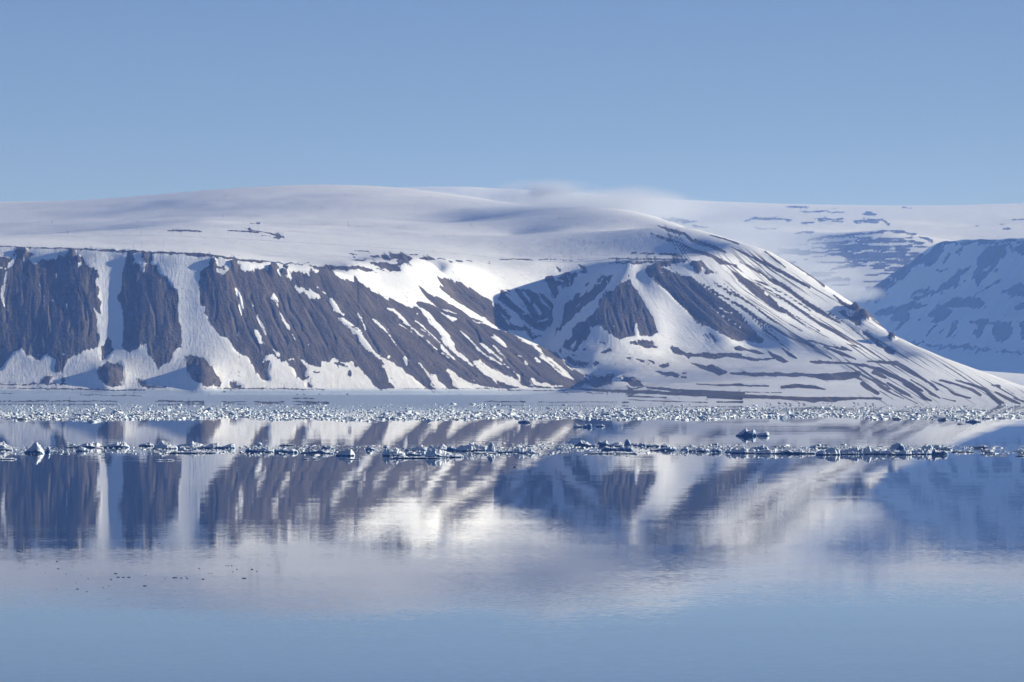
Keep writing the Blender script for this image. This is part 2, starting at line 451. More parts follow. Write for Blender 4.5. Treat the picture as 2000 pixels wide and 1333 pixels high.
# --- left cliffs
PT.frame(0, 460, 3.92)
PT.poly(R, (-520,265),(-520,1030),(-300,900),(-150,980),(-20,1030),(15,1015),(50,945),(110,885),(170,860),(200,900),(230,935),(300,945),(340,910),(400,930),(430,960),(410,1010),(420,1055),(465,1055),(495,1000),(520,965),(570,915),(620,910),(680,880),(735,850),(750,800),(740,740),(745,690),(735,620),(705,550),(720,555),(745,600),(770,600),(765,580),(770,500),(755,480),(765,450),(765,400),(740,385),(705,345),(755,335),(760,300),(740,262),(690,250),(650,215),(620,170),(590,150),(580,115),(550,110),(530,150),(440,175),(330,180),(260,225),(215,175),(250,150),(245,125),(200,130),(180,95),(130,95),(110,125),(130,150),(100,240),(50,262))
PT.poly(R, (-520,175),(90,172),(95,190),(60,215),(50,255),(-520,262))
PT.stroke(S, (40,290,14),(30,400,20),(25,480,22),(38,570,14))
for q in (((300,360,8),(310,400,8)), ((320,450,8),(322,500,9)), ((520,525,12),(522,560,9)), ((430,285,10),(440,318,8)), ((210,310,10),(215,335,9)), ((610,180,18),(610,235,20)), ((525,185,12),(530,225,12)), ((392,480,6),(400,492,8)), ((265,885,6),(305,910,7)), ((470,900,6),(520,938,6)), ((175,150,14),(180,195,14))):
    PT.stroke(S, *q)
PT.poly(R, (975,135),(1025,140),(1035,180),(1020,205),(1060,235),(1075,275),(1105,265),(1115,225),(1145,215),(1100,175),(1090,140),(1160,138),(1165,180),(1150,205),(1200,220),(1205,250),(1240,300),(1290,345),(1320,385),(1340,400),(1350,470),(1365,560),(1370,650),(1380,740),(1390,855),(1350,870),(1325,905),(1330,940),(1290,975),(1250,990),(1215,1010),(1195,970),(1150,915),(1140,830),(1100,825),(1075,865),(1030,885),(980,885),(945,855),(930,835),(945,790),(950,700),(945,620),(955,570),(940,530),(900,465),(925,440),(930,400),(925,330),(935,280),(955,220))
PT.poly(R, (790,985),(850,970),(915,970),(940,1000),(945,1080),(940,1140),(870,1150),(820,1145),(760,1090),(745,1040),(755,1000))
PT.poly(R, (770,850),(800,840),(830,790),(855,800),(860,840),(875,860),(850,885),(810,940),(775,960),(770,920))
PT.poly(R, (330,1090),(360,1080),(410,1075),(385,1110),(375,1135),(330,1135))
PT.poly(R, (465,1090),(490,1085),(505,1110),(480,1130),(460,1120))
PT.poly(R, (1040,1105),(1110,1145),(1270,1160),(1270,1168),(1090,1164),(1065,1140))
for q in (((-500,1130,9),(0,1137,10),(530,1143,10)), ((-500,1160,4),(0,1165,5),(400,1175,8),(1110,1187,9)), ((-500,1268,7),(0,1270,7),(900,1270,6)), ((1200,1270,7),(1550,1275,14)), ((620,1220,4),(960,1230,3)), ((0,1210,5),(100,1210,5)), ((850,1225,5),(1080,1229,4))):
    PT.stroke(R, *q)
PT.stroke(R, (-500,78,5),(0,84,5),(200,92,6),(500,98,7),(700,108,11),(900,120,17),(1250,130,15),(1400,138,10),(1568,150,22))
# --- second cliff section
PT.frame(350, 460, 3.92)
PT.stroke(R, (0,135,9),(100,150,16),(250,158,16),(400,175,11),(550,190,13),(700,205,9),(830,215,10),(1000,218,4))
PT.poly(R, (55,930),(150,930),(215,945),(260,1010),(280,1050),(310,1090),(300,1155),(200,1155),(110,1110),(55,1050),(45,1000))
PT.poly(R, (390,1115),(440,1130),(485,1155),(400,1155))
PT.poly(R, (165,270),(230,240),(245,210),(260,200),(290,235),(340,240),(345,265),(275,260),(280,285),(330,310),(355,285),(390,260),(400,225),(390,195),(420,180),(450,215),(470,245),(540,255),(600,245),(650,240),(720,275),(790,310),(850,340),(835,300),(830,270),(900,270),(1010,290),(1050,270),(1080,262),(1000,245),(980,238),(1100,232),(1250,225),(1400,245),(1510,280),(1350,262),(1200,255),(1160,258),(1210,295),(1300,320),(1380,360),(1440,390),(1480,430),(1600,490),(1600,1180),(1568,1165),(1520,1160),(1470,1100),(1400,1030),(1330,965),(1270,965),(1240,970),(1180,940),(1150,960),(1095,965),(1080,1010),(1050,1000),(990,985),(960,960),(940,975),(985,1020),(960,1060),(1000,1090),(940,1100),(890,1060),(875,1020),(835,990),(815,945),(780,960),(740,935),(700,905),(665,920),(645,975),(700,960),(690,1020),(665,1050),(695,1095),(680,1110),(640,1100),(610,1050),(560,970),(535,920),(500,920),(430,880),(395,820),(340,770),(280,715),(240,670),(205,600),(210,540),(160,520),(165,440),(155,360))
PT.poly(R, (700,208),(740,212),(770,250),(745,262),(715,240)); PT.poly(R, (795,218),(830,230),(810,255),(790,240))
for q in (((430,410,24),(460,470,22),(475,560,16),(480,590,8)), ((550,490,10),(560,525,9)), ((590,590,9),(610,650,16),(640,710,16),(665,745,9)), ((715,445,18),(725,480,36),(770,560,26),(820,660,24),(850,725,16)), ((870,760,10),(900,800,24),(925,825,16)), ((580,730,40),(610,770,40),(620,820,24)), ((715,870,12),(750,905,26)), ((890,390,20),(930,420,40),(1000,450,44),(1050,480,30)), ((1165,490,36),(1200,550,46),(1215,570,30)), ((1230,585,18),(1250,590,18)), ((1240,640,38),(1290,670,36),(1350,710,48),(1390,750,52),(1440,820,46),(1490,880,38),(1510,905,22)), ((1370,590,14),(1400,630,15),(1425,710,13),(1460,770,7)), ((1490,625,12),(1530,680,18),(1568,715,16)), ((790,270,22),(760,280,12),(840,330,16)), ((1050,405,12),(1056,407,10)), ((1090,432,16),(1115,435,14)), ((445,720,9),(446,745,9)), ((410,595,10),(414,600,8)), ((900,910,10),(940,950,16),(965,975,10)), ((850,940,16),(870,945,12)), ((985,835,10),(990,850,8)), ((1380,915,14),(1400,905,12))):
    PT.stroke(S, *q)
for q in (((1190,975,10),(1230,985,24),(1275,1000,14)), ((1290,1045,20),(1300,1075,16)), ((985,1130,18),(990,1150,22),(1010,1158,12)), ((150,1168,5),(680,1170,8)), ((700,1172,6),(1100,1180,5)), ((880,1247,7),(1030,1249,6)), ((0,1272,9),(170,1277,7)), ((330,1277,10),(510,1275,7)), ((560,1274,6),(700,1278,12),(820,1275,7)), ((880,1271,7),(1000,1278,11),(1150,1279,11)), ((1280,1217,7),(1295,1218,8)), ((1060,1216,5),(1070,1216,5)), ((1020,1040,12),(1060,1042,10))):
    PT.stroke(R, *q)
# --- the spur
PT.frame(700, 460, 3.92)
PT.poly(R, (-40,310),(0,360),(90,400),(120,430),(200,475),(300,510),(430,545),(470,540),(430,505),(560,530),(640,565),(700,590),(790,610),(880,635),(960,680),(1060,715),(1150,745),(1230,785),(1330,835),(1392,850),(1462,880),(1522,910),(1562,950),(1612,1000),(1702,1060),(1772,1110),(1787,1140),(1672,1165),(1400,1168),(1000,1172),(600,1178),(180,1172),(-40,1172))
PT.poly(S, (440,545),(490,545),(560,600),(575,640),(640,700),(700,765),(740,810),(760,870),(830,920),(870,965),(930,945),(975,985),(1060,1030),(1120,1070),(1200,1110),(1260,1145),(1340,1168),(1240,1172),(1140,1140),(1060,1110),(960,1060),(900,1010),(840,980),(780,930),(720,880),(660,830),(650,790),(590,720),(540,680),(500,620),(470,580))
PT.poly(S, (-40,690),(0,700),(30,740),(60,790),(100,840),(140,890),(150,905),(190,935),(260,960),(300,1010),(340,1000),(360,1040),(430,1090),(460,1130),(520,1172),(280,1172),(240,1120),(220,1070),(205,1020),(165,990),(205,985),(150,930),(90,900),(40,830),(0,780),(-40,740))
PT.poly(S, (-40,1000),(0,1005),(40,1050),(90,1100),(140,1150),(180,1172),(-40,1180))
PT.poly(S, (440,960),(490,970),(520,1010),(545,1050),(600,1060),(620,1100),(660,1130),(690,1172),(600,1175),(540,1130),(560,1110),(530,1060),(480,1000))
PT.poly(S, (680,1020),(730,1040),(780,1090),(850,1120),(930,1150),(1050,1168),(770,1172),(740,1150),(710,1100),(690,1060),(670,1050))
for q in (((215,565,12),(270,575,26),(320,625,16),(360,665,14),(430,735,16),(500,790,14),(560,840,10),(620,880,7),(700,935,6)), ((310,675,7),(400,735,9)), ((430,650,12),(500,700,20),(560,760,18),(620,820,20),(680,880,20),(740,935,16)), ((470,725,6),(540,785,7)), ((120,625,12),(150,660,15),(190,710,13),(250,765,9),(290,815,7)), ((0,590,12),(35,650,13),(55,710,11)), ((780,720,9),(830,770,13),(880,820,9),(950,880,11),(1010,930,13),(1080,985,11)), ((930,815,12),(970,850,18),(1020,895,22),(1100,960,16)), ((1020,765,12),(1060,795,28),(1130,850,11)), ((1045,840,16),(1090,890,28),(1135,935,13)), ((1350,940,15),(1390,975,11)), ((1225,910,11),(1245,920,9)), ((1275,955,13),(1295,970,9)), ((890,645,9),(960,680,11),(1060,715,13),(1120,735,7)), ((1215,785,11),(1290,820,24),(1370,870,30),(1410,930,38),(1470,970,38),(1530,1020,36),(1590,1070,26),(1650,1110,12)), ((640,590,11),(690,615,15),(745,640,13)), ((1335,1100,16),(1360,1130,26),(1430,1150,26),(1560,1168,18)), ((1110,980,11),(1190,1040,9),(1240,1090,22)), ((100,405,18),(150,450,20),(240,490,16),(330,515,11),(420,545,7)), ((1520,910,8),(1600,990,16),(1640,1030,10)), ((1270,1070,7),(1275,1075,8)), ((360,915,14),(385,970,20)), ((250,915,16),(240,930,16)), ((440,590,12),(442,596,12))):
    PT.stroke(S, *q)
# dark blocky ground on the plateau lip
PT.poly(R, (90,155),(200,150),(320,135),(400,165),(415,180),(360,205),(250,200),(330,190),(270,175),(220,190),(150,170),(100,165))
PT.poly(R, (95,205),(230,205),(320,210),(350,215),(320,235),(325,265),(250,275),(180,245),(110,225))
for q in (((480,180,10),(530,175,24),(580,185,8)), ((600,178,5),(670,185,5)), ((700,197,7),(730,199,7)), ((750,195,10),(785,205,9)), ((830,195,8),(870,197,7)), ((1000,204,7),(1020,202,8)), ((1075,184,5),(1200,184,6),(1300,186,14),(1345,188,6)), ((1380,183,6),(1530,187,5)), ((0,190,12),(60,187,6)), ((20,250,24),(100,265,16),(140,278,6)), ((390,150,5),(460,150,6)), ((150,262,5),(200,264,5)), ((-60,140,5),(0,150,6)), ((-30,165,4),(60,178,4))):
    PT.stroke(R, *q)
# --- cirque rocks
PT.poly(R, (455,385),(500,395),(540,430),(600,470),(660,500),(700,520),(760,550),(830,590),(880,620),(960,680),(880,640),(780,605),(700,580),(630,560),(580,530),(520,480),(480,430))
PT.poly(R, (590,305),(640,330),(700,345),(790,370),(850,400),(920,440),(1020,505),(1060,600),(1100,690),(1120,725),(1060,700),(980,640),(900,590),(830,550),(770,520),(740,490),(680,440),(620,400),(610,360))
PT.stroke(S, (640,305,8),(680,330,14),(730,350,8)); PT.stroke(S, (690,520,6),(830,560,11),(990,640,9))
PT.poly(R, (1040,510),(1110,415),(1175,440),(1210,400),(1300,410),(1350,430),(1420,470),(1500,540),(1480,600),(1470,690),(1400,740),(1300,700),(1330,780),(1400,760),(1340,800),(1280,740),(1180,720),(1120,725),(1060,620))
for q in (((1050,500,26),(1120,550,34),(1200,610,42),(1290,690,44),(1380,735,34)), ((1110,420,14),(1160,460,16),(1230,540,14)), ((1190,440,22),(1300,590,32),(1340,640,34),(1440,700,28)), ((1270,425,20),(1330,510,32),(1400,600,26)), ((1180,640,40),(1250,680,34)), ((1150,735,30),(1270,750,40)), ((1370,455,24),(1430,560,24),(1460,640,16)), ((1150,420,14),(1230,520,18),(1270,600,14)), ((1090,600,12),(1160,680,16))):
    PT.stroke(S, *q)
PT.frame(1050, 460, 3.92)
PT.poly(R, (60,320),(110,315),(150,320),(210,285),(340,290),(380,275),(350,240),(320,235),(350,265),(330,285),(280,330),(280,370),(240,390),(215,385),(210,410),(180,375),(150,380),(175,430),(150,470),(110,470),(105,420),(85,380))
PT.poly(R, (10,430),(40,440),(60,480),(100,500),(130,530),(110,590),(90,650),(100,690),(60,700),(0,720),(-60,700),(-60,480))
for q in (((0,430,18),(40,520,24),(90,560,16)), ((-30,520,26),(10,590,28)), ((130,325,16),(200,345,18)), ((-10,660,18),(60,640,20)), ((220,300,14),(250,370,14)), ((90,400,12),(130,460,10))): PT.stroke(S, *q)
PT.stroke(R, (155,250,14),(168,265,16)); PT.stroke(R, (220,295,10),(225,300,10)); PT.stroke(R, (320,238,12),(370,275,16))
PT.poly(R, (580,310),(540,380),(480,440),(420,500),(370,540),(300,600),(230,660),(160,730),(110,780),(150,720),(190,630),(215,560),(220,520),(270,490),(300,450),(340,425),(330,460),(380,440),(430,390),(470,330),(500,310),(530,320))
PT.stroke(S, (500,345,14),(470,370,10)); PT.stroke(R, (375,380,10),(400,365,10)); PT.stroke(S, (300,540,8),(340,525,8))
PT.poly(R, (690,335),(705,350),(740,390),(780,450),(800,510),(840,570),(870,620),(895,670),(930,740),(880,755),(870,775),(780,770),(700,770),(640,790),(580,770),(540,745),(530,720),(500,715),(490,685),(440,700),(420,675),(415,740),(370,800),(325,840),(320,870),(290,885),(230,880),(200,840),(215,800),(265,760),(255,700),(300,660),(380,640),(440,590),(470,560),(480,500),(520,450),(560,420),(620,390),(650,360))
PT.stroke(R, (705,313,20),(706,316,20))
PT.stroke(S, (755,680,12),(765,760,26)); PT.stroke(S, (600,680,14),(601,690,14)); PT.stroke(S, (290,800,14),(270,850,20)); PT.stroke(S, (785,630,10),(786,636,10))
for q in (((700,815),(780,795),(890,805),(895,835),(930,865),(830,870),(790,845)), ((470,890),(510,875),(560,865),(575,890),(520,900)), ((1015,860),(1045,845),(1110,880),(1140,900),(1200,905),(1280,890),(1340,900),(1568,905),(1568,940),(1450,930),(1350,950),(1250,930),(1170,930),(1160,950),(1130,920),(1040,905)), ((1160,970),(1220,985),(1290,1000),(1340,990),(1400,1030),(1450,1050),(1400,1075),(1330,1050),(1240,1020)), ((890,1035),(950,1045),(1060,1060),(1085,1075),(1060,1090),(990,1075),(910,1055)), ((915,1000),(960,980),(1005,985),(985,1010),(950,1020)), ((190,930),(250,935),(300,960),(380,970),(390,1000),(330,1000),(270,990),(230,960)), ((410,980),(440,965),(480,990),(440,1005)), ((400,1090),(520,1075),(620,1072),(560,1140),(500,1150),(440,1170),(400,1150),(360,1110)), ((640,1075),(720,1105),(780,1115),(805,1150),(730,1160),(680,1130),(660,1105)), ((680,1150),(730,1180),(690,1180))):
    PT.poly(R, *q)
for q in (((690,938,14),(710,940,14)), ((750,940,8),(820,965,24)), ((850,955,8),(890,980,14)), ((1110,1055,14),(1130,1055,12)), ((1105,1085,18),(1130,1088,16)), ((205,908,8),(310,930,10)), ((520,1065,12),(580,1060,14)), ((160,880,20),(164,884,20)), ((355,865,14),(370,865,10)), ((485,820,8),(515,822,8)), ((330,1060,8),(430,1080,10)),
          ((0,1165,10),(300,1175,14),(500,1190,22),(800,1200,22),(1100,1215,26),(1400,1225,26),(1568,1230,20)), ((830,1165,14),(1100,1190,26),(1568,1215,30)), ((1210,1137,8),(1400,1150,8),(1568,1142,14)), ((700,1235,8),(980,1240,10)), ((0,1275,4),(600,1277,4)), ((700,1260,5),(1300,1280,7)), ((1300,1240,10),(1560,1250,20)), ((1370,1275,8),(1568,1280,8)), ((645,1280,12),(700,1280,12)), ((150,1200,4),(500,1210,5)), ((-300,1185,4),(200,1190,5)), ((-400,1272,6),(-100,1276,8))):
    PT.stroke(R, *q)
for q in (((0,185,4),(360,192,4)), ((550,210,7),(730,205,15),(900,205,13),(1130,200,12)), ((550,175,6),(900,183,9),(1150,185,6)), ((720,135,5),(1000,145,11),(1100,160,20)), ((1050,100,6),(1180,130,11),(1330,150,9),(1400,190,24))): PT.stroke(R, *q)
# --- right face and the streaked shoulder
PT.frame(1250, 380, 3.92)
PT.poly(R, (40,590),(60,550),(130,520),(240,515),(370,505),(230,540),(160,560),(240,580),(330,625),(380,625),(450,680),(540,750),(620,800),(700,860),(780,930),(850,1010),(900,1070),(950,1110),(930,1140),(850,1130),(760,1125),(700,1110),(640,1070),(560,1030),(500,1000),(440,985),(390,930),(350,880),(290,820),(220,750),(150,690),(80,640),(60,610))
for q in (((590,900,5),(770,1020,6)), ((600,860,11),(650,890,13),(700,910,9)), ((160,600,13),(180,605,12)), ((540,865,9),(555,875,8)), ((780,950,8),(860,1010,10),(900,1050,6))): PT.stroke(S, *q)
for q in (((475,1070,7),(510,1120,7)), ((500,1070,7),(545,1130,9)), ((540,1070,17),(580,1125,17)), ((80,295,7),(180,335,17),(300,370,13),(400,420,13),(520,455,15),(600,500,19)), ((130,235,9),(260,280,25),(340,300,17),(400,350,25),(500,380,31),(580,410,25),(650,445,15)), ((270,385,9),(430,440,13),(560,480,15)), ((560,480,14),(620,520,30),(680,540,9)), ((640,510,10),(720,550,18),(780,600,8)), ((200,300,5),(330,350,7)),
          ((570,680,6),(660,730,11),(760,790,13),(850,850,11),(960,930,9),(1080,1000,5)), ((480,690,9),(600,760,15),(700,820,15),(800,880,15),(900,950,17),(1000,1000,9)), ((700,740,8),(850,840,11),(1000,950,7)), ((650,690,7),(780,790,7),(900,880,7),(1020,960,6)), ((540,740,8),(620,780,11)),
          ((760,515,7),(850,560,15),(950,610,13),(1000,650,25),(1080,690,27),(1180,760,25),(1260,820,25),(1350,880,29),(1440,930,21),(1530,980,11)), ((900,690,11),(1000,740,11),(1100,790,17),(1200,860,15),(1300,930,15),(1400,1000,17),(1500,1060,11)), ((700,400,7),(800,450,17),(900,500,19),(1000,550,15),(1100,600,19),(1200,660,19),(1300,715,11)), ((960,440,15),(1020,490,21),(1110,565,9)), ((1040,460,11),(1150,520,9),(1250,590,15),(1330,640,19),(1410,705,11)), ((840,650,7),(980,690,9),(1150,790,9),(1300,890,11)), ((500,600,20),(540,605,18)), ((530,310,7),(650,340,11),(760,380,13)),
          ((800,890,6),(930,980,8),(1060,1080,7)), ((850,940,8),(960,1040,10),(1060,1110,8)), ((1000,900,4),(1150,990,4),(1250,1050,4)), ((1100,880,5),(1230,960,6),(1380,1050,5)), ((560,660,5),(700,770,5))):
    PT.stroke(R, *q)
PT.poly(R, (380,545),(400,510),(440,515),(460,500),(490,530),(520,560),(575,600),(540,610),(500,590),(480,560),(430,560),(400,555))
PT.poly(R, (690,575),(740,600),(800,640),(880,690),(950,740),(1000,790),(1060,850),(1130,900),(1200,960),(1130,920),(1040,885),(960,830),(890,780),(820,720),(750,660))
PT.stroke(S, (955,760,10),(975,775,12)); PT.stroke(S, (1050,830,16),(1070,860,14))
PT.frame(1400, 460, 3.92)
PT.poly(R, (1095,510),(1170,540),(1185,585),(1235,620),(1240,650),(1180,620),(1120,570))
PT.poly(R, (920,570),(980,575),(1000,610),(1070,620),(1110,615),(1110,680),(1075,690),(1040,660),(980,620))
PT.poly(R, (1270,850),(1330,850),(1360,880),(1355,910),(1310,905),(1280,880))
PT.poly(R, (380,870),(440,905),(500,930),(550,970),(510,980),(460,960),(420,920))
PT.poly(R, (130,860),(180,850),(230,870),(300,880),(370,915),(300,905),(220,885),(150,885))
PT.poly(R, (0,905),(120,905),(200,925),(300,945),(440,940),(450,950),(300,965),(200,950),(100,930),(0,930))
PT.poly(R, (0,1000),(80,1050),(30,1075),(0,1070))
PT.poly(R, (580,1250),(900,1250),(960,1260),(900,1280),(800,1270),(740,1285),(680,1270))
for q in (((900,460,15),(960,520,25),(1040,560,31),(1100,590,31),(1150,620,31)), ((1130,740,30),(1200,790,25),(1230,830,31),(1280,860,20)), ((450,460,9),(560,520,15),(680,600,17),(800,680,19),(900,740,15),(1000,800,11),(1080,840,7)), ((520,590,9),(640,670,9),(760,740,7),(860,790,5)), ((560,780,9),(640,810,19),(740,850,25)), ((640,790,7),(800,830,11),(950,870,15),(1030,885,11)), ((740,880,9),(880,940,15)), ((830,850,11),(940,900,23),(1060,950,11)), ((950,855,11),(1030,885,9)), ((500,860,11),(560,910,30),(610,940,15)),
          ((100,1058,11),(250,1062,27),(450,1068,31),(650,1070,25),(850,1085,50),(1000,1080,60),(1090,1060,40)), ((1050,1080,40),(1150,1160,40),(1230,1210,25)), ((720,968,21),(850,975,21),(1000,980,17),(1150,1000,25),(1240,1030,37),(1330,1070,37),(1440,1120,25),(1568,1190,17)), ((1150,965,11),(1280,970,23),(1380,980,31),(1450,1020,35),(1530,1070,31),(1600,1120,25)), ((1110,1070,11),(1200,1110,15),(1310,1180,11)), ((1200,1050,30),(1290,1090,20)), ((1310,1130,9),(1420,1200,27),(1480,1225,13)), ((0,1145,9),(200,1150,15),(400,1155,9)), ((500,1165,25),(620,1155,27),(720,1160,27),(830,1180,9)), ((0,1225,21),(250,1235,31),(450,1240,25),(700,1255,31),(900,1255,35),(1100,1245,15),(1260,1250,15)), ((1180,640,10),(1260,690,14),(1340,760,8)), ((1140,600,10),(1240,660,10),(1400,780,6)), ((200,1200,4),(500,1205,5)), ((0,1280,6),(200,1270,6)), ((330,440,7),(460,520,9)), ((850,590,8),(960,650,10),(1080,750,8),(1180,830,6)), ((1000,830,6),(1100,870,8)), ((280,620,6),(420,760,8),(560,880,6))):
    PT.stroke(R, *q)
PT.poly(S, (1000,1105),(1060,1098),(1115,1120),(1070,1145),(1030,1140))
PT.frame(1600, 740, 5.0)
for q in (((480,0,10),(600,80,24),(720,150,9),(830,200,6)), ((540,0,20),(650,60,24),(690,100,14)), ((690,60,14),(760,100,30),(850,150,20),(920,190,7)), ((590,120,9),(720,200,7)), ((700,100,9),(850,190,11),(960,240,11)), ((770,10,20),(880,80,30),(960,130,36),(1030,190,36),(1100,215,14)), ((900,10,16),(1000,70,20),(1100,150,24),(1180,190,12)), ((1020,20,14),(1100,60,30),(1150,110,20)), ((1100,20,11),(1250,90,15),(1320,150,24),(1480,190,14)), ((1180,10,14),(1350,60,24),(1500,110,30),(1580,160,24)), ((1340,10,14),(1500,60,20),(1620,110,36),(1700,180,40),(1760,240,44)), ((1680,60,16),(1760,75,24),(1765,85,14)), ((1720,130,14),(1820,180,24),(1900,220,30),(1960,245,16)), ((1200,190,9),(1330,220,14)), ((1640,130,10),(1800,240,20)), ((1900,190,16),(2100,260,20)), ((1820,100,8),(1900,150,10))):
    PT.stroke(R, *q)
for x, y in ((1490,235),(1520,240),(1600,235),(1665,238),(1710,240),(1800,238),(1850,245)):
    PT.frame(1200, 740, 5.0); PT.stroke(R, (x,y,9),(x+14,y+12,8))
PT.frame(1600, 740, 5.0)
for x, y in ((30,235),(70,238),(120,238),(330,230),(370,240),(450,238),(520,240)): PT.stroke(R, (x,y,9),(x+14,y+12,8))
# --- thin ground showing on the dome
PT.frame(350, 460, 3.92)
for q in (((620,0,5),(700,6,6)), ((730,15,12),(770,22,10),(800,14,6)), ((1310,142,6),(1325,142,5)), ((1340,118,4),(1450,122,6)), ((1330,190,5),(1420,195,10))): PT.stroke(R, *q)
PT.frame(0, 400, 1.0)
for q in (((328,51,2),(356,51,3),(392,53,2)), ((445,50,2),(475,52,4),(500,54,3)), ((480,46,2),(540,59,4),(555,64,3)), ((490,35,2),(510,36,2)), ((415,41,1.5),(440,42,1.5))): PT.stroke(R, *q)

# ragged outlines: the survey is warped along the fall line, crumbs of rock and snow near every border
calm = np.where(PX > 1330, 0.45, 1.0)
PXw = PX + calm * 13 * (fbm(Q / 13, PY / 36, 3) - 0.5) 
PYw = PY + calm * np.where((PY > 752) | (PY < 512), 3, 10) * (fbm(Q / 10 + 50, PY / 30, 3) - 0.5)
b1_ = PT.sample(PXw, PYw, 0); wide = PT.sample(PXw, PYw, 8)
rockm = b1_ + 4 * wide * (1 - wide) * (fbm(Q / 7.0, PY / 24, 2) - 0.5) * 1.5 * calm
# thin lines of stones between the larger streaks of the right shoulder
PR = Paint(-130, 360, 2150, 800)
PR.poly(1, (1285, 450), (1400, 478), (1500, 500), (1600, 560), (1700, 625), (1800, 690), (1900, 730), (2000, 765), (2140, 785), (1720, 786), (1690, 760), (1640, 700), (1560, 672), (1500, 660), (1440, 600), (1370, 530), (1330, 500))
reg = PR.sample(PX, PY, 8)
soft = PT.sample(PX, PY, 4)
# relief: rills on the scree, lumps on the snow
ridg = 0.5 * (1 - np.abs(2 * fbm(Q / 24.0, PY / 70.0, 5) - 1)) + 0.25 + 1.6 * (fbm(Q / 55.0, PY / 110.0, 3) - 0.5)
lump = fbm((PX - 1000) * DD / F / 40.0, DD / 40.0, 4) - 0.5
steep = np.clip((np.gradient(Z, axis=0) / np.gradient(DD, axis=0)) * 2.0, 0, 1)
amp = np.where(PX < 700, 9.0, 6.0)
swell = (fbm((PX - 1000) * DD / F / 420.0, DD / 160.0, 4) - 0.5) * 16 * np.clip((DD - 11650) / 300, 0, 1) * np.clip((14000 - DD) / 600, 0, 1) * np.clip((1250 - PX) / 500, 0.25, 1)
Z = Z + swell
Z = Z + soft * steep * amp * (ridg - 0.75) + lump * 1.2 * np.clip((DD - shore_D(PX)) / 600, 0, 1) * np.clip((12600 - DD) / 1000, 0.2, 1)
# gullies cut into the cliffs and scree
PG = Paint(-130, 360, 2150, 800)
for fr_, qs in (((0, 460), (((500,430),(545,560),(550,640),(530,730)), ((300,330),(325,450),(300,600)), ((590,400),(640,520),(655,650)), ((620,400),(660,530),(690,640),(670,760)), ((180,370),(185,500)), ((440,420),(480,520),(490,620)), ((60,400),(40,520),(50,650)), ((380,500),(390,620),(400,760)), ((250,450),(240,600),(250,760)), ((960,440),(1000,520),(1000,600)), ((1120,320),(1140,450),(1190,620),(1200,760)), ((1050,480),(1070,640)))),
                ((350, 460), (((270,430),(290,540),(270,640)), ((440,420),(480,580),(520,700),(580,800),(620,870)), ((545,430),(575,560),(640,700),(700,800),(740,880)), ((820,460),(850,560),(920,660),(940,720)), ((380,530),(430,650),(450,740)), ((760,430),(800,560),(880,720),(950,860)), ((980,560),(1050,700),(1130,830)), ((1000,480),(1120,640),(1200,800)), ((1400,620),(1430,710),(1520,850)), ((660,470),(700,560),(760,700),(830,820)))),
                ((700, 460), (((55,720),(130,830),(160,890)), ((250,765),(330,860),(390,940)), ((1130,935),(1190,1010),(1250,1070)), ((740,935),(830,1010),(900,1080)), ((820,640),(900,720),(930,800)), ((300,640),(420,740),(560,880)), ((1150,860),(1260,960),(1380,1060)), ((600,880),(720,980),(820,1060)), ((760,420),(860,480),(960,560)), ((1240,620),(1320,690)))),
                ((1050, 460), (((540,660),(570,740)), ((600,600),(640,720)), ((700,600),(720,720)), ((660,640),(690,740)), ((820,640),(860,740)), ((800,560),(830,640)), ((520,560),(530,640)), ((640,480),(650,560)), ((900,320),(1060,480),(1240,640)), ((1000,320),(1200,500),(1400,680)), ((380,660),(350,760)), ((580,520),(590,600)), ((740,480),(770,560)), ((1160,380),(1330,520),(1480,680))))):
    PG.frame(fr_[0], fr_[1], 3.92)
    for q in qs: PG.stroke(1, *[(x, y, 11) for x, y in q])
Z = Z - 4.5 * PG.sample(PX + 5 * (fbm(Q / 9, PY / 14, 3) - 0.5), PY, 1) * np.clip(steep * 1.5, 0, 1)
# rock towers on the cliff rim, crags on the shoulder
Xw = (PX - 1000) * DD / F
for tx_, tyy, D_, hh_, rr_ in ((45, 492, 10611, 7, 9), (140, 494, 10605, 8, 9), (152, 506, 10592, 6, 6), (285, 500, 10606, 5, 8), (416, 514, 10598, 5, 8), (457, 516, 10606, 7, 9), (533, 521, 10640, 7, 10), (555, 523, 10650, 5, 7), (1362, 512, 11185, 5, 10), (1672, 612, 11210, 14, 14), (1690, 622, 11195, 14, 10), (1742, 680, 11080, 12, 10), (1210, 740, 10690, 8, 18), (1232, 744, 10670, 6, 12)):
    dd_ = np.hypot(Xw - (tx_ - 1000) * D_ / F, (DD - D_) * 0.7) / rr_
    if tyy < 700: rockm = np.maximum(rockm, np.clip(1.5 - dd_, 0, 1))
    Z = Z + hh_ * np.clip(1.35 - dd_ ** 2.2, 0, 1) * (0.75 + 0.5 * fbm(Xw / 5, DD / 5, 2))
shore_shade = 0.9 * np.clip((PY - 757) / 8, 0, 1) * np.clip((1400 - PX) / 500, 0, 1)  # where shade is painted into the shore flat, fading out to the right
dirtm = 0.7 * np.clip((PY - 655) / 60, 0, 1) * np.clip((765 - PY) / 10, 0, 1) * np.clip((1500 - PX) / 100, 0, 1)
m_terrain = terrain_material('snow_and_scree')
me = grid_mesh('mountain', (PX - 1000) / F * DD, DD, Z, {'rock': rockm, 'flow': np.stack([Q * 1.1, PY * 1.1, 0 * PX], -1), 'dirt': dirtm, 'shade_or_gloss': shore_shade, 'streak': reg, 'steep': np.clip(steep * 1.3 - 0.25, 0, 1)})
me.materials.append(m_terrain)
mountain = link(bpy.data.objects.new('mountain', me))
tag(mountain, 'snow capped plateau mountain with dark scree cliffs and a cirque', kind='structure')

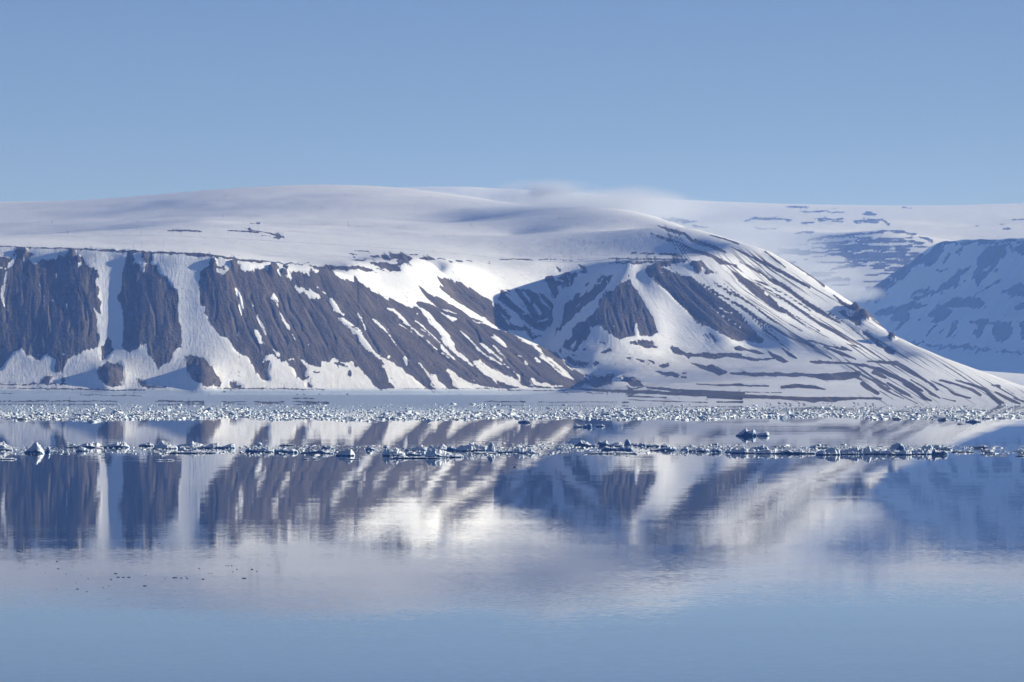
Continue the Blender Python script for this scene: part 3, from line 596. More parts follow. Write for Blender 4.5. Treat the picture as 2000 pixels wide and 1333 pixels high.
# ---------------------------------------------------------------- sea
m_water, t = new_mat('sea_water')
out = N(t, 'ShaderNodeOutputMaterial'); bs = N(t, 'ShaderNodeBsdfPrincipled')
L(t, bs.outputs[0], out.inputs['Surface'])
bs.inputs['Base Color'].default_value = (0.006, 0.022, 0.055, 1)
bs.inputs['IOR'].default_value = 1.33
bs.inputs['Roughness'].default_value = 0.0
pos = N(t, 'ShaderNodeNewGeometry').outputs['Position']
# ripples: tiny slopes, stronger in long wind streaks
def vec_noise(scale, det):
    n = N(t, 'ShaderNodeTexNoise'); n.inputs['Scale'].default_value = 1.0; n.inputs['Detail'].default_value = det
    L(t, mapping(t, pos, scale), n.inputs['Vector']); return n.outputs['Color']
def vsub(a, v):
    n = N(t, 'ShaderNodeVectorMath', operation='SUBTRACT'); L(t, a, n.inputs[0]); n.inputs[1].default_value = v; return n.outputs[0]
def vscale(a, k):
    n = N(t, 'ShaderNodeVectorMath', operation='SCALE'); L(t, a, n.inputs[0])
    if isinstance(k, (int, float)): n.inputs['Scale'].default_value = k
    else: L(t, k, n.inputs['Scale'])
    return n.outputs[0]
def vadd(a, b):
    n = N(t, 'ShaderNodeVectorMath', operation='ADD'); L(t, a, n.inputs[0])
    if isinstance(b, tuple): n.inputs[1].default_value = b
    else: L(t, b, n.inputs[1])
    return n.outputs[0]
streak = noise_n(t, mapping(t, pos, (0.0012, 0.012, 0)), 1.0, 5, 0.62)
amp = N(t, 'ShaderNodeMapRange'); L(t, streak, amp.inputs[0]); amp.inputs[1].default_value = 0.35; amp.inputs[2].default_value = 0.72; amp.inputs[3].default_value = 0.0024; amp.inputs[4].default_value = 0.0075
sy = N(t, 'ShaderNodeSeparateXYZ'); L(t, pos, sy.inputs[0])
near = N(t, 'ShaderNodeMapRange'); near.interpolation_type = 'SMOOTHSTEP'; L(t, sy.outputs[1], near.inputs[0]); near.inputs[1].default_value = 1300; near.inputs[2].default_value = 420; near.inputs[3].default_value = 1.0; near.inputs[4].default_value = 3.2
small = vscale(vsub(vec_noise((1.1, 3.2, 0), 3), (0.5, 0.5, 0.5)), math_n(t, 'MULTIPLY', amp.outputs[0], near.outputs[0]))
swell = vscale(vsub(vec_noise((0.012, 0.05, 0), 2), (0.5, 0.5, 0.5)), 0.0022)
nv = vadd(vadd(small, swell), (0, 0, 1))
zz = N(t, 'ShaderNodeVectorMath', operation='NORMALIZE'); L(t, nv, zz.inputs[0])
L(t, zz.outputs[0], bs.inputs['Normal'])
sea = bpy.data.meshes.new('sea')
sea.from_pydata([(-7000, -350, 0), (7000, -350, 0), (7000, 13000, 0), (-7000, 13000, 0)], [], [(0, 1, 2, 3)])
sea.materials.append(m_water)
sea_o = link(bpy.data.objects.new('sea', sea))
tag(sea_o, 'calm blue sea mirroring the snowy mountain', kind='structure')
# ---------------------------------------------------------------- far ice cap with its layered hill
SF = 1.6      # these hills stand much farther off
T2 = Terrain(60.0 * SF, SF)
T2.line([(500, 372, 20500), (700, 369, 20500), (760, 367, 20300), (830, 365, 20200), (900, 365, 20000), (1000, 370, 20000), (1100, 376, 20000), (1200, 381, 20000), (1300, 391, 20000), (1400, 397, 20000), (1500, 400, 20000), (1600, 401, 20000), (1750, 404, 19800), (1850, 402, 19800), (1950, 398, 19800), (2000, 398, 19800), (2250, 400, 19800)], 180)
T2.line([(500, 400, 22500), (1200, 410, 22500), (2250, 425, 22500)], 400)
T2.line([(1150, 440, 16200), (1300, 438, 16300), (1400, 442, 16400), (1500, 440, 16800), (1600, 432, 17200), (1700, 432, 17200), (1800, 440, 17000), (1900, 440, 17300), (2000, 432, 17500), (2250, 432, 17500)], 120)
T2.line([(1300, 470, 15200), (1420, 478, 15200), (1500, 480, 15250), (1590, 474, 15250), (1650, 460, 15300), (1720, 451, 15300), (1780, 461, 15260), (1832, 480, 15150)], 60)
T2.line([(1300, 560, 14600), (1450, 570, 14600), (1600, 565, 14700), (1700, 560, 14720), (1760, 545, 14800), (1800, 530, 14900)], 60)
T2.line([(1300, 640, 14250), (1500, 640, 14250), (1700, 620, 14250), (1850, 600, 14300)], 80)
T2.line([(1850, 476, 15600), (1900, 466, 16200), (2000, 458, 16400), (2250, 455, 16400)], 100)
T2.line([(1880, 520, 14900), (2000, 520, 14900), (2250, 520, 14900)], 100)
T2.pz(*[(p_, d_ * SF, z_ * SF) for p_, d_, z_ in ((500, 15000, 300), (800, 15000, 330), (1000, 15000, 350), (500, 17500, 500), (800, 17500, 560), (1000, 17500, 600), (1150, 15000, 380))])
T2.solve()
px2 = np.arange(560, 2200, 4.0); d2 = SF * np.concatenate([np.arange(14200, 15500, 16.0), np.arange(15500, 22000, 50.0)])
P2, D2 = np.meshgrid(px2, d2)
pc2 = np.arange(560, 2205, 12.0); dc2 = SF * np.concatenate([np.arange(14200, 15500, 32.0), np.arange(15500, 22050, 100.0)])
a_, b_ = np.meshgrid(pc2, dc2)
Z2 = blur(upsample(T2.eval((a_ - 1000) / F * b_, b_), 0, 0, np.interp(d2, dc2, np.arange(len(dc2))), np.interp(px2, pc2, np.arange(len(pc2)))), 1)
Y2 = py_of(Z2, D2)
P6 = Paint(560, 380, 2200, 720)
P6.frame(1600, 360, 3.92)
for q in (((-60,420,8),(0,410,12),(200,395,15),(420,370,15),(560,360,13),(640,365,16),(740,385,16)), ((40,455,16),(230,445,22),(400,435,28),(600,440,26),(720,440,16),(800,460,18)), ((170,510,28),(280,480,36),(450,490,42),(600,490,38),(700,475,22)), ((220,575,22),(330,540,42),(480,545,46),(620,540,46),(680,520,18)), ((100,655,16),(200,625,28),(350,610,36)), ((430,630,32),(560,600,38),(700,600,32),(660,640,22)), ((640,560,32),(700,560,26)), ((50,740,22),(150,725,32),(240,735,22)), ((350,225,24),(440,232,16)), ((0,212,7),(190,215,7)), ((0,272,7),(200,268,7)), ((260,285,11),(480,272,13),(540,310,15)), ((280,297,7),(460,292,10)), ((780,405,22),(870,435,18)), ((1200,321,7),(1225,322,7)), ((1410,345,14),(1460,348,14)), ((1480,275,11),(1568,270,11)), ((640,180,6),(710,181,5)), ((1380,312,6),(1430,310,6))):
    P6.stroke(1, *q)
for q in (((200,455,14),(270,450,16)), ((470,460,16),(540,455,18),(600,465,12)), ((300,520,8),(450,512,8),(540,515,8)), ((540,490,14),(600,480,18)), ((330,610,12),(480,600,14),(620,620,12))):
    P6.stroke(0, *q)
P6.frame(1250, 380, 3.92)
for q in (((160,195,16),(300,195,26),(430,210,16)), ((400,240,8),(520,250,10)), ((810,200,8),(900,185,16),(1030,185,14),(1160,195,10)), ((860,245,6),(900,260,8),(1030,260,8)), ((1120,92,6),(1210,96,12),(1290,96,6)), ((1220,135,8),(1400,132,9),(1560,137,8)), ((1230,220,8),(1330,216,10)), ((1340,186,6),(1560,190,9)), ((1370,205,8),(1560,210,8)), ((1180,300,6),(1320,292,12)), ((1280,355,12),(1400,335,16),(1560,320,14))):
    P6.stroke(1, *q)
xw = P2 + 14 * (fbm(P2 / 16, Y2 / 6, 4) - 0.5); yw = Y2 + 5 * (fbm(P2 / 14 + 9, Y2 / 7, 4) - 0.5)
w8 = P6.sample(xw, yw, 6)
rk2 = P6.sample(xw, yw, 1) + 4 * w8 * (1 - w8) * (fbm(P2 / 9, Y2 / 3, 3) - 0.5) * 1.6
PH = Paint(560, 380, 2200, 720)
PH.poly(1, (1490, 490), (1590, 476), (1650, 462), (1720, 453), (1790, 466), (1820, 482), (1770, 530), (1700, 566), (1600, 580), (1520, 560))
hill = PH.sample(P2, Y2, 8)
rk2 = np.maximum(rk2, hill * np.clip((fbm(P2 / 55, Y2 / 3.4, 3) - 0.565) / 0.06, 0, 1))
lm = fbm((P2 - 1000) * D2 / F / 120.0, D2 / 120.0, 4) - 0.5
Z2 = Z2 + lm * 5
me = grid_mesh('ice_cap', (P2 - 1000) / F * D2, D2, Z2, {'rock': rk2, 'flow': np.stack([P2 * 1.5, Y2 * 6, 0 * P2], -1), 'dirt': 0 * P2, 'shade_or_gloss': 0 * P2, 'streak': 0 * P2, 'steep': 0 * P2 + 0.2})
me.materials.append(m_terrain)
tag(link(bpy.data.objects.new('ice_cap', me)), 'distant snow covered ice cap with dark strata bands above the fog', kind='structure')

# ---------------------------------------------------------------- far mountain on the right, shaded by a higher shoulder added out of view
T3 = Terrain(30.0 * SF, SF)
T3.line([(1840, 471, 13600), (1880, 470, 13500), (1940, 468, 13450), (2000, 467, 13400), (2060, 466, 13380), (2130, 466, 13360)], 40)
T3.line([(1840, 471, 13600), (1800, 502, 13750), (1760, 530, 13850), (1700, 562, 13950), (1640, 592, 14000), (1560, 630, 14050)], 50)
for k, dz in ((60, -1), (160, -2), (350, -3)):
    T3.line3([(x, y + k * SF, z + dz) for x, y, z in (at(q[0], q[1], q[2] * SF) for q in ((1850, 471, 13560), (1880, 470, 13500), (1940, 468, 13450), (2000, 467, 13400), (2060, 466, 13380), (2130, 466, 13360)))], 60)
T3.line([(1850, 500, 13480), (1900, 505, 13350), (2000, 510, 13220), (2100, 510, 13150)], 50)
T3.line([(1650, 650, 13300), (1740, 610, 13350), (1800, 580, 13300), (1900, 572, 13080), (2000, 570, 13000), (2100, 570, 12950)], 50)
T3.line([(1700, 650, 12980), (1760, 632, 12950), (1850, 612, 12900), (1920, 605, 12870), (2000, 600, 12850), (2100, 600, 12820)], 50)
T3.line([(1760, 650, 12800), (1850, 628, 12790), (1900, 624, 12780), (2000, 620, 12760), (2100, 620, 12740)], 50)
T3.line([(1740, 685, 12650), (1800, 678, 12640), (1900, 672, 12640), (2000, 670, 12620), (2100, 670, 12600)], 50)
T3.line([(1700, 705, 12300), (1800, 695, 12350), (1900, 692, 12330), (2000, 692, 12300), (2150, 692, 12280)], 60)
T3.line([(1700, 735, 11650), (1800, 728, 11650), (1900, 722, 11650), (2000, 722, 11650), (2150, 722, 11650)], 80)
T3.line([(1700, 752, 11200), (1900, 748, 11200), (2150, 748, 11200)], 80)
T3.pz(*[(p_, d_ * SF, z_ * SF) for p_, d_, z_ in ((1840, 14000, 440), (2000, 14000, 450), (1700, 14300, 200), (1600, 14500, 150), (1560, 13000, 80), (1560, 12000, 50), (1500, 13600, 120))])
# unseen higher shoulder added beyond the right edge, raised to shade the face
T3.line3([((p - 1000) / F * D * SF, D * SF, z * SF) for p, D, z in ((2160, 13350, 443), (2240, 13320, 520), (2340, 13300, 640), (2500, 13300, 740), (2900, 13300, 760))], 80)
T3.line3([((p - 1000) / F * D * SF, D * SF, z * SF) for p, D, z in ((2220, 12650, 300), (2340, 12600, 560), (2500, 12600, 700), (2900, 12600, 740))], 80)
T3.line3([((p - 1000) / F * D * SF, D * SF, z * SF) for p, D, z in ((2180, 12320, 130), (2300, 12200, 300), (2500, 12150, 480), (2900, 12100, 520))], 80)
T3.line3([((p - 1000) / F * D * SF, D * SF, z * SF) for p, D, z in ((2200, 11900, 90), (2330, 11850, 220), (2500, 11800, 330), (2900, 11700, 350))], 100)
T3.line3([((p - 1000) / F * D * SF, D * SF, z * SF) for p, D, z in ((2000, 14200, 440), (2180, 14200, 445), (2500, 14200, 600), (2900, 14200, 600))], 100)
T3.solve()
px3 = np.arange(1540, 2860, 3.0); d3 = SF * np.concatenate([np.arange(11100, 12200, 30.0), np.arange(12200, 13700, 7.0), np.arange(13700, 14500, 25.0)])
P3, D3 = np.meshgrid(px3, d3)
pc3 = np.arange(1540, 2866, 9.0); dc3 = SF * np.concatenate([np.arange(11100, 12200, 60.0), np.arange(12200, 13700, 14.0), np.arange(13700, 14530, 50.0)])
a_, b_ = np.meshgrid(pc3, dc3)
Z3 = blur(upsample(T3.eval((a_ - 1000) / F * b_, b_), 0, 0, np.interp(d3, dc3, np.arange(len(dc3))), np.interp(px3, pc3, np.arange(len(pc3)))), 1)
Y3 = py_of(Z3, D3)
P7 = Paint(1540, 440, 2100, 770)
P7.frame(1600, 360, 3.92)
for q in (((920,440),(1000,432),(1300,432),(1700,428),(1700,450),(1300,455),(960,455)),
          ((920,445),(960,455),(930,500),(900,580),(860,620),(810,640),(820,590),(760,620),(700,690),(640,720),(570,720),(600,760),(540,790),(550,830),(480,860),(430,900),(370,910),(400,830),(330,780),(450,700),(560,670),(700,600),(800,540),(880,490)),
          ((1320,470),(1420,470),(1440,520),(1420,570),(1380,580),(1370,650),(1300,700),(1250,730),(1210,790),(1200,740),(1160,720),(1200,650),(1200,580),(1250,520)),
          ((1440,480),(1480,460),(1485,520),(1450,500)), ((1510,480),(1568,450),(1700,450),(1700,540),(1530,550),(1510,520)),
          ((1160,620),(1060,660),(980,740),(930,790),(900,820),(850,850),(960,820),(1050,780),(1060,720),(1140,660)),
          ((1320,780),(1390,740),(1380,770),(1310,800),(1180,840),(1250,810)), ((1390,850),(1450,800),(1520,770),(1700,790),(1700,850),(1480,850)),
          ((840,990),(920,920),(1060,870),(1200,855),(1260,900),(1290,940),(1200,950),(1080,940),(970,950),(1020,990),(940,1050),(860,1060),(900,1020)),
          ((410,970),(560,940),(700,900),(840,920),(720,960),(660,970),(730,1020),(650,1060),(600,1120),(550,1110),(620,1040),(540,1050),(570,990),(480,1010)),
          ((960,1190),(1000,1120),(1040,1040),(1080,1040),(1060,1110),(1010,1180)), ((1090,1040),(1280,1040),(1320,1060),(1250,1090),(1240,1150),(1190,1190),(1180,1130),(1210,1110),(1200,1060)),
          ((1320,1050),(1500,1050),(1480,1110),(1420,1190),(1350,1190),(1330,1140),(1350,1080)), ((1540,1050),(1700,1040),(1700,1180),(1540,1180)), ((1480,950),(1530,910),(1700,890),(1700,940),(1520,960))):
    P7.poly(1, *q)
for q in (((950,500,20),(930,520,14)), ((980,530,30),(950,590,24)), ((1070,500,34),(1050,530,16)), ((1065,545,18),(1068,552,16)), ((1000,588,14),(1002,592,12)), ((690,865,12),(760,820,30),(830,800,11)), ((700,880,20),(880,840,20),(960,835,11)), ((750,1040,16),(752,1050,12)), ((830,1170,16),(860,1120,34),(895,1090,11)), ((940,1140,13),(960,1125,13)), ((720,1215,24),(800,1225,26)), ((830,1240,18),(1000,1245,30),(1150,1260,24),(1200,1275,11)), ((1210,1255,13),(1320,1260,11)), ((1255,1280,16),(1275,1282,14)), ((1350,1275,13),(1568,1290,15)), ((1180,690,16),(1230,650,20)), ((900,660,12),(980,650,14)), ((1410,1010,8),(1420,1012,8)), ((1030,790,8),(1120,720,8))):
    P7.stroke(1, *q)
P7.stroke(0, (1280,670,20),(1320,635,22)); P7.stroke(0, (520,735,18),(550,745,16))
Q3 = P3 + 0.8 * (Y3 - 600)
xw = P3 + 20 * (fbm(Q3 / 15, Y3 / 30, 5) - 0.5); yw = Y3 + 18 * (fbm(Q3 / 11 + 9, Y3 / 22, 5) - 0.5)
w8 = P7.sample(xw, yw, 8)
rk3 = P7.sample(xw, yw, 1) + 4 * w8 * (1 - w8) * (fbm(Q3 / 6, Y3 / 14, 4) - 0.5) * 1.9
rid3 = 1 - np.abs(2 * fbm(Q3 / 26.0, Y3 / 160.0, 4) - 1)
Z3 = Z3 + (rid3 - 0.7) * 10 * np.clip((D3 / SF - 12300) / 200, 0, 1)
me = grid_mesh('far_mountain', (P3 - 1000) / F * D3, D3, Z3, {'rock': rk3, 'flow': np.stack([Q3 * 1.3, Y3 * 1.3, 0 * P3], -1), 'dirt': 0 * P3, 'shade_or_gloss': 0 * P3, 'streak': 0 * P3, 'steep': 0 * P3 + 0.5})
me.materials.append(m_terrain)
tag(link(bpy.data.objects.new('far_mountain', me)), 'shaded blue far mountain with flat dark rimmed top and snow gullies', kind='structure')

# ---------------------------------------------------------------- haze: blue air between the ship and the mountains
m_haze, t = new_mat('haze_air')
out = N(t, 'ShaderNodeOutputMaterial'); pv = N(t, 'ShaderNodeVolumePrincipled')
pv.inputs['Color'].default_value = (0.18, 0.37, 1.0, 1)
pv.inputs['Absorption Color'].default_value = (1, 1, 1, 1)
pv.inputs['Density'].default_value = 3.2e-5
pv.inputs['Anisotropy'].default_value = 0.0
L(t, pv.outputs[0], out.inputs['Volume'])
bm = bmesh.new()
bmesh.ops.create_cube(bm, size=1.0)
for v in bm.verts:
    v.co = (v.co.x * 22000, 17800 + v.co.y * 37000, 690 + v.co.z * 1440)
me = bpy.data.meshes.new('haze'); bm.to_mesh(me); bm.free()
me.materials.append(m_haze)
tag(link(bpy.data.objects.new('haze', me)), 'thin blue haze in the air over sea and mountains', kind='stuff')

# ---------------------------------------------------------------- fog on the shoulder and in the valley behind it
def fog(px, py, D, rx, rz, ry, dens, label, scale=110.0, lo=0.36, hi=0.62, col=(0.62, 0.68, 0.82)):
    m, t = new_mat('fog_vapour')
    out = N(t, 'ShaderNodeOutputMaterial'); pv = N(t, 'ShaderNodeVolumePrincipled')
    tc = N(t, 'ShaderNodeTexCoord')
    ln = N(t, 'ShaderNodeVectorMath', operation='LENGTH'); L(t, tc.outputs['Object'], ln.inputs[0])
    fall = N(t, 'ShaderNodeMapRange'); fall.interpolation_type = 'SMOOTHSTEP'; L(t, ln.outputs['Value'], fall.inputs[0])
    fall.inputs[1].default_value = 1.0; fall.inputs[2].default_value = 0.15
    g = N(t, 'ShaderNodeNewGeometry')
    ns = ramp(t, noise_n(t, mapping(t, g.outputs['Position'], (1 / scale, 1 / scale, 1.6 / scale)), 1.0, 4, 0.6), lo, hi)
    L(t, math_n(t, 'MULTIPLY', math_n(t, 'MULTIPLY', fall.outputs[0], ns), dens), pv.inputs['Density'])
    pv.inputs['Color'].default_value = (*col, 1); pv.inputs['Absorption Color'].default_value = (0, 0, 0, 1)
    pv.inputs['Anisotropy'].default_value = 0.2
    L(t, pv.outputs[0], out.inputs['Volume'])
    bm = bmesh.new(); bmesh.ops.create_icosphere(bm, subdivisions=3, radius=1.0)
    me = bpy.data.meshes.new('fog'); bm.to_mesh(me); bm.free(); me.materials.append(m)
    o = link(bpy.data.objects.new('fog', me)); k = D / F
    o.location = at(px, py, D); o.scale = (rx * k, ry, rz * k)
    tag(o, label, kind='stuff')
fog(1075, 388, 13700, 150, 44, 260, 0.022, 'grey fog puff rising over the dome skyline, left of two')
fog(1240, 396, 13600, 120, 38, 260, 0.020, 'grey fog puff rising over the dome skyline, right of two')
fog(1150, 412, 12750, 300, 44, 300, 0.014, 'thin fog bank lying on the snow dome', 170, 0.28, 0.62, (0.74, 0.80, 0.92))
fog(1450, 478, 12450, 210, 62, 350, 0.0075, 'thin fog veil streaming off the shoulder skyline', 150, 0.3, 0.7)
fog(1590, 545, 12700, 130, 60, 300, 0.006, 'thin fog veil in the valley behind the shoulder', 120, 0.3, 0.7)
fog(1668, 574, 12300, 72, 22, 160, 0.022, 'small bright fog cloud above the shoulder slope', 70)
# ---------------------------------------------------------------- ice
def ice_material(name, snow=(0.80, 0.84, 0.88), ice=(0.10, 0.29, 0.56), shade_or_gloss=0.35):
    m, t = new_mat(name)
    out = N(t, 'ShaderNodeOutputMaterial'); bs = N(t, 'ShaderNodeBsdfPrincipled')
    L(t, bs.outputs[0], out.inputs['Surface'])
    g = N(t, 'ShaderNodeNewGeometry')
    sep = N(t, 'ShaderNodeSeparateXYZ'); L(t, g.outputs['Normal'], sep.inputs[0])
    n1 = noise_n(t, g.outputs['Position'], 0.9, 4, 0.65)
    # wind-packed snow lies on top; bare blue glacier ice on steep sides, deepened with painted shade
    f = math_n(t, 'ADD', math_n(t, 'MULTIPLY', sep.outputs[2], 0.7), math_n(t, 'MULTIPLY', n1, 0.8))
    L(t, mixc(t, ramp(t, f, 0.34, 0.74), ice, snow), bs.inputs['Base Color'])
    bs.inputs['Roughness'].default_value = 0.45
    bs.inputs['Specular IOR Level'].default_value = shade_or_gloss
    bp = N(t, 'ShaderNodeBump'); bp.inputs['Distance'].default_value = 0.12; bp.inputs['Strength'].default_value = 0.8
    L(t, noise_n(t, g.outputs['Position'], 3.0, 4, 0.6), bp.inputs['Height']); L(t, bp.outputs[0], bs.inputs['Normal'])
    return m
m_ice = ice_material('sea_ice', ice=(0.13, 0.31, 0.58))
m_pack = ice_material('pack_ice_snowy', snow=(0.88, 0.90, 0.92), ice=(0.50, 0.66, 0.82))
m_dark, t = new_mat('clear_wet_ice')
out = N(t, 'ShaderNodeOutputMaterial'); bs = N(t, 'ShaderNodeBsdfPrincipled'); L(t, bs.outputs[0], out.inputs['Surface'])
pn = N(t, 'ShaderNodeNewGeometry').outputs['Position']
L(t, mixc(t, noise_n(t, pn, 2.0, 3, 0.6), (0.012, 0.028, 0.06), (0.05, 0.09, 0.15)), bs.inputs['Base Color'])
bs.inputs['Roughness'].default_value = 0.35; bs.inputs['Specular IOR Level'].default_value = 0.3

def water_D(py): return HC * F / (py - YH)

def floe_mesh(name, W, Hs, seed, depth=None, jag=0.3, nu=None):
    """a drifting block: skyline heights Hs (m) along its width W (m), carried through its depth with broken, faceted relief; closed below the water"""
    r = np.random.default_rng(seed)
    Hs = np.array(Hs, float); H = Hs.max()
    dp = depth or max(1.2, min(W * 0.7, 2.2 * H + 0.25 * W))
    nu = nu or int(np.clip(W / max(H, 0.6) * 9, 16, 60)); nv = 15
    u = np.linspace(0, 1, nu); v = np.linspace(-1, 1, nv)
    prof = np.interp(u, np.linspace(0, 1, len(Hs)), Hs)
    U, V = np.meshgrid(u, v)
    ridge = r.uniform(-0.3, 0.3) + 0.5 * (fbm(U * 3 + seed * 7.1, U * 0 + seed * 3.3, 2) - 0.5)
    env = np.clip(1.5 - np.abs(V - ridge) ** 1.2 * 1.35, 0.12, 1)
    ends = np.clip(np.minimum(U, 1 - U) * nu / 1.6, 0.0, 1)
    blocks = fbm(U * W / max(H, 0.5) * 1.6 + seed, V * dp / max(H, 0.5) * 1.6 + seed * 2, 3)
    blocks = 0.55 * np.floor(blocks * 5) / 5 + 0.45 * blocks
    blocks = np.clip(blocks * 1.9 - 0.40, 0, 1.1) + 0.10 * (r.random((nv, nu)) - 0.5)
    Zz = prof[None, :] * env * (1 - jag + 2 * jag * blocks) * (0.25 + 0.75 * ends)
    # outline on the water: ragged
    edge_v = 0.55 + 0.45 * np.sqrt(np.clip(1 - (2 * U - 1) ** 4, 0, 1)) + 0.25 * (fbm(U * 9 + seed, U * 0, 2) - 0.5)
    Xx = (U - 0.5) * W + (r.random((nv, nu)) - 0.5) * W / nu * 0.7
    Yy = V * edge_v * dp / 2 + (r.random((nv, nu)) - 0.5) * dp / nv * 0.6
    # undercut at the waterline: the melted foot stands back under the edge
    Yy[0] = Yy[1] + dp * 0.05; Yy[-1] = Yy[-2] - dp * 0.05
    rim = np.zeros((nv, nu), bool); rim[0] = rim[-1] = True; rim[:, 0] = rim[:, -1] = True
    Zz = np.where(rim, -0.25, np.maximum(Zz, np.minimum(0.30, 0.3 * H) + 0.12 * min(1, H) * r.random((nv, nu))))
    vs = [(float(x), float(y), float(z)) for x, y, z in zip(Xx.ravel(), Yy.ravel(), Zz.ravel())]
    idx = np.arange(nu * nv).reshape(nv, nu)
    fs = []
    for j in range(nv - 1):
        for i in range(nu - 1):
            a, b_, c, d = idx[j, i], idx[j, i + 1], idx[j + 1, i + 1], idx[j + 1, i]
            if (i + j + seed) % 2: fs += [(a, b_, c), (a, c, d)]
            else: fs += [(a, b_, d), (b_, c, d)]
    # underside
    k = len(vs); vs.append((0, 0, -1.2 - 0.4 * H))
    loop = list(idx[0]) + list(idx[1:, -1]) + list(idx[-1, -2::-1]) + list(idx[-2:0:-1, 0])
    for a, b_ in zip(loop, loop[1:] + loop[:1]): fs.append((int(b_), int(a), k))
    me = bpy.data.meshes.new(name)
    me.from_pydata(vs, [], [tuple(int(q) for q in f_) for f_ in fs])
    me.materials.append(m_ice)
    return me

def put_floe(x0, x1, yb, hs, label, seed, name='ice_floe', group=None, cat='ice floe', depth=None, jag=0.3, rot=0.0):
    D = water_D(yb)
    k = D / F
    Wm = (x1 - x0) * k
    hm = [h * k for h in hs]
    me = floe_mesh(name, Wm, hm, seed, depth, jag)
    o = link(bpy.data.objects.new(name, me))
    dpt = max(abs(v.co.y) for v in me.vertices)
    o.location = (((x0 + x1) / 2 - 1000) * k, D + dpt, 0)
    o.rotation_euler = (0, 0, rot)
    tag(o, label, cat, group)
    return o

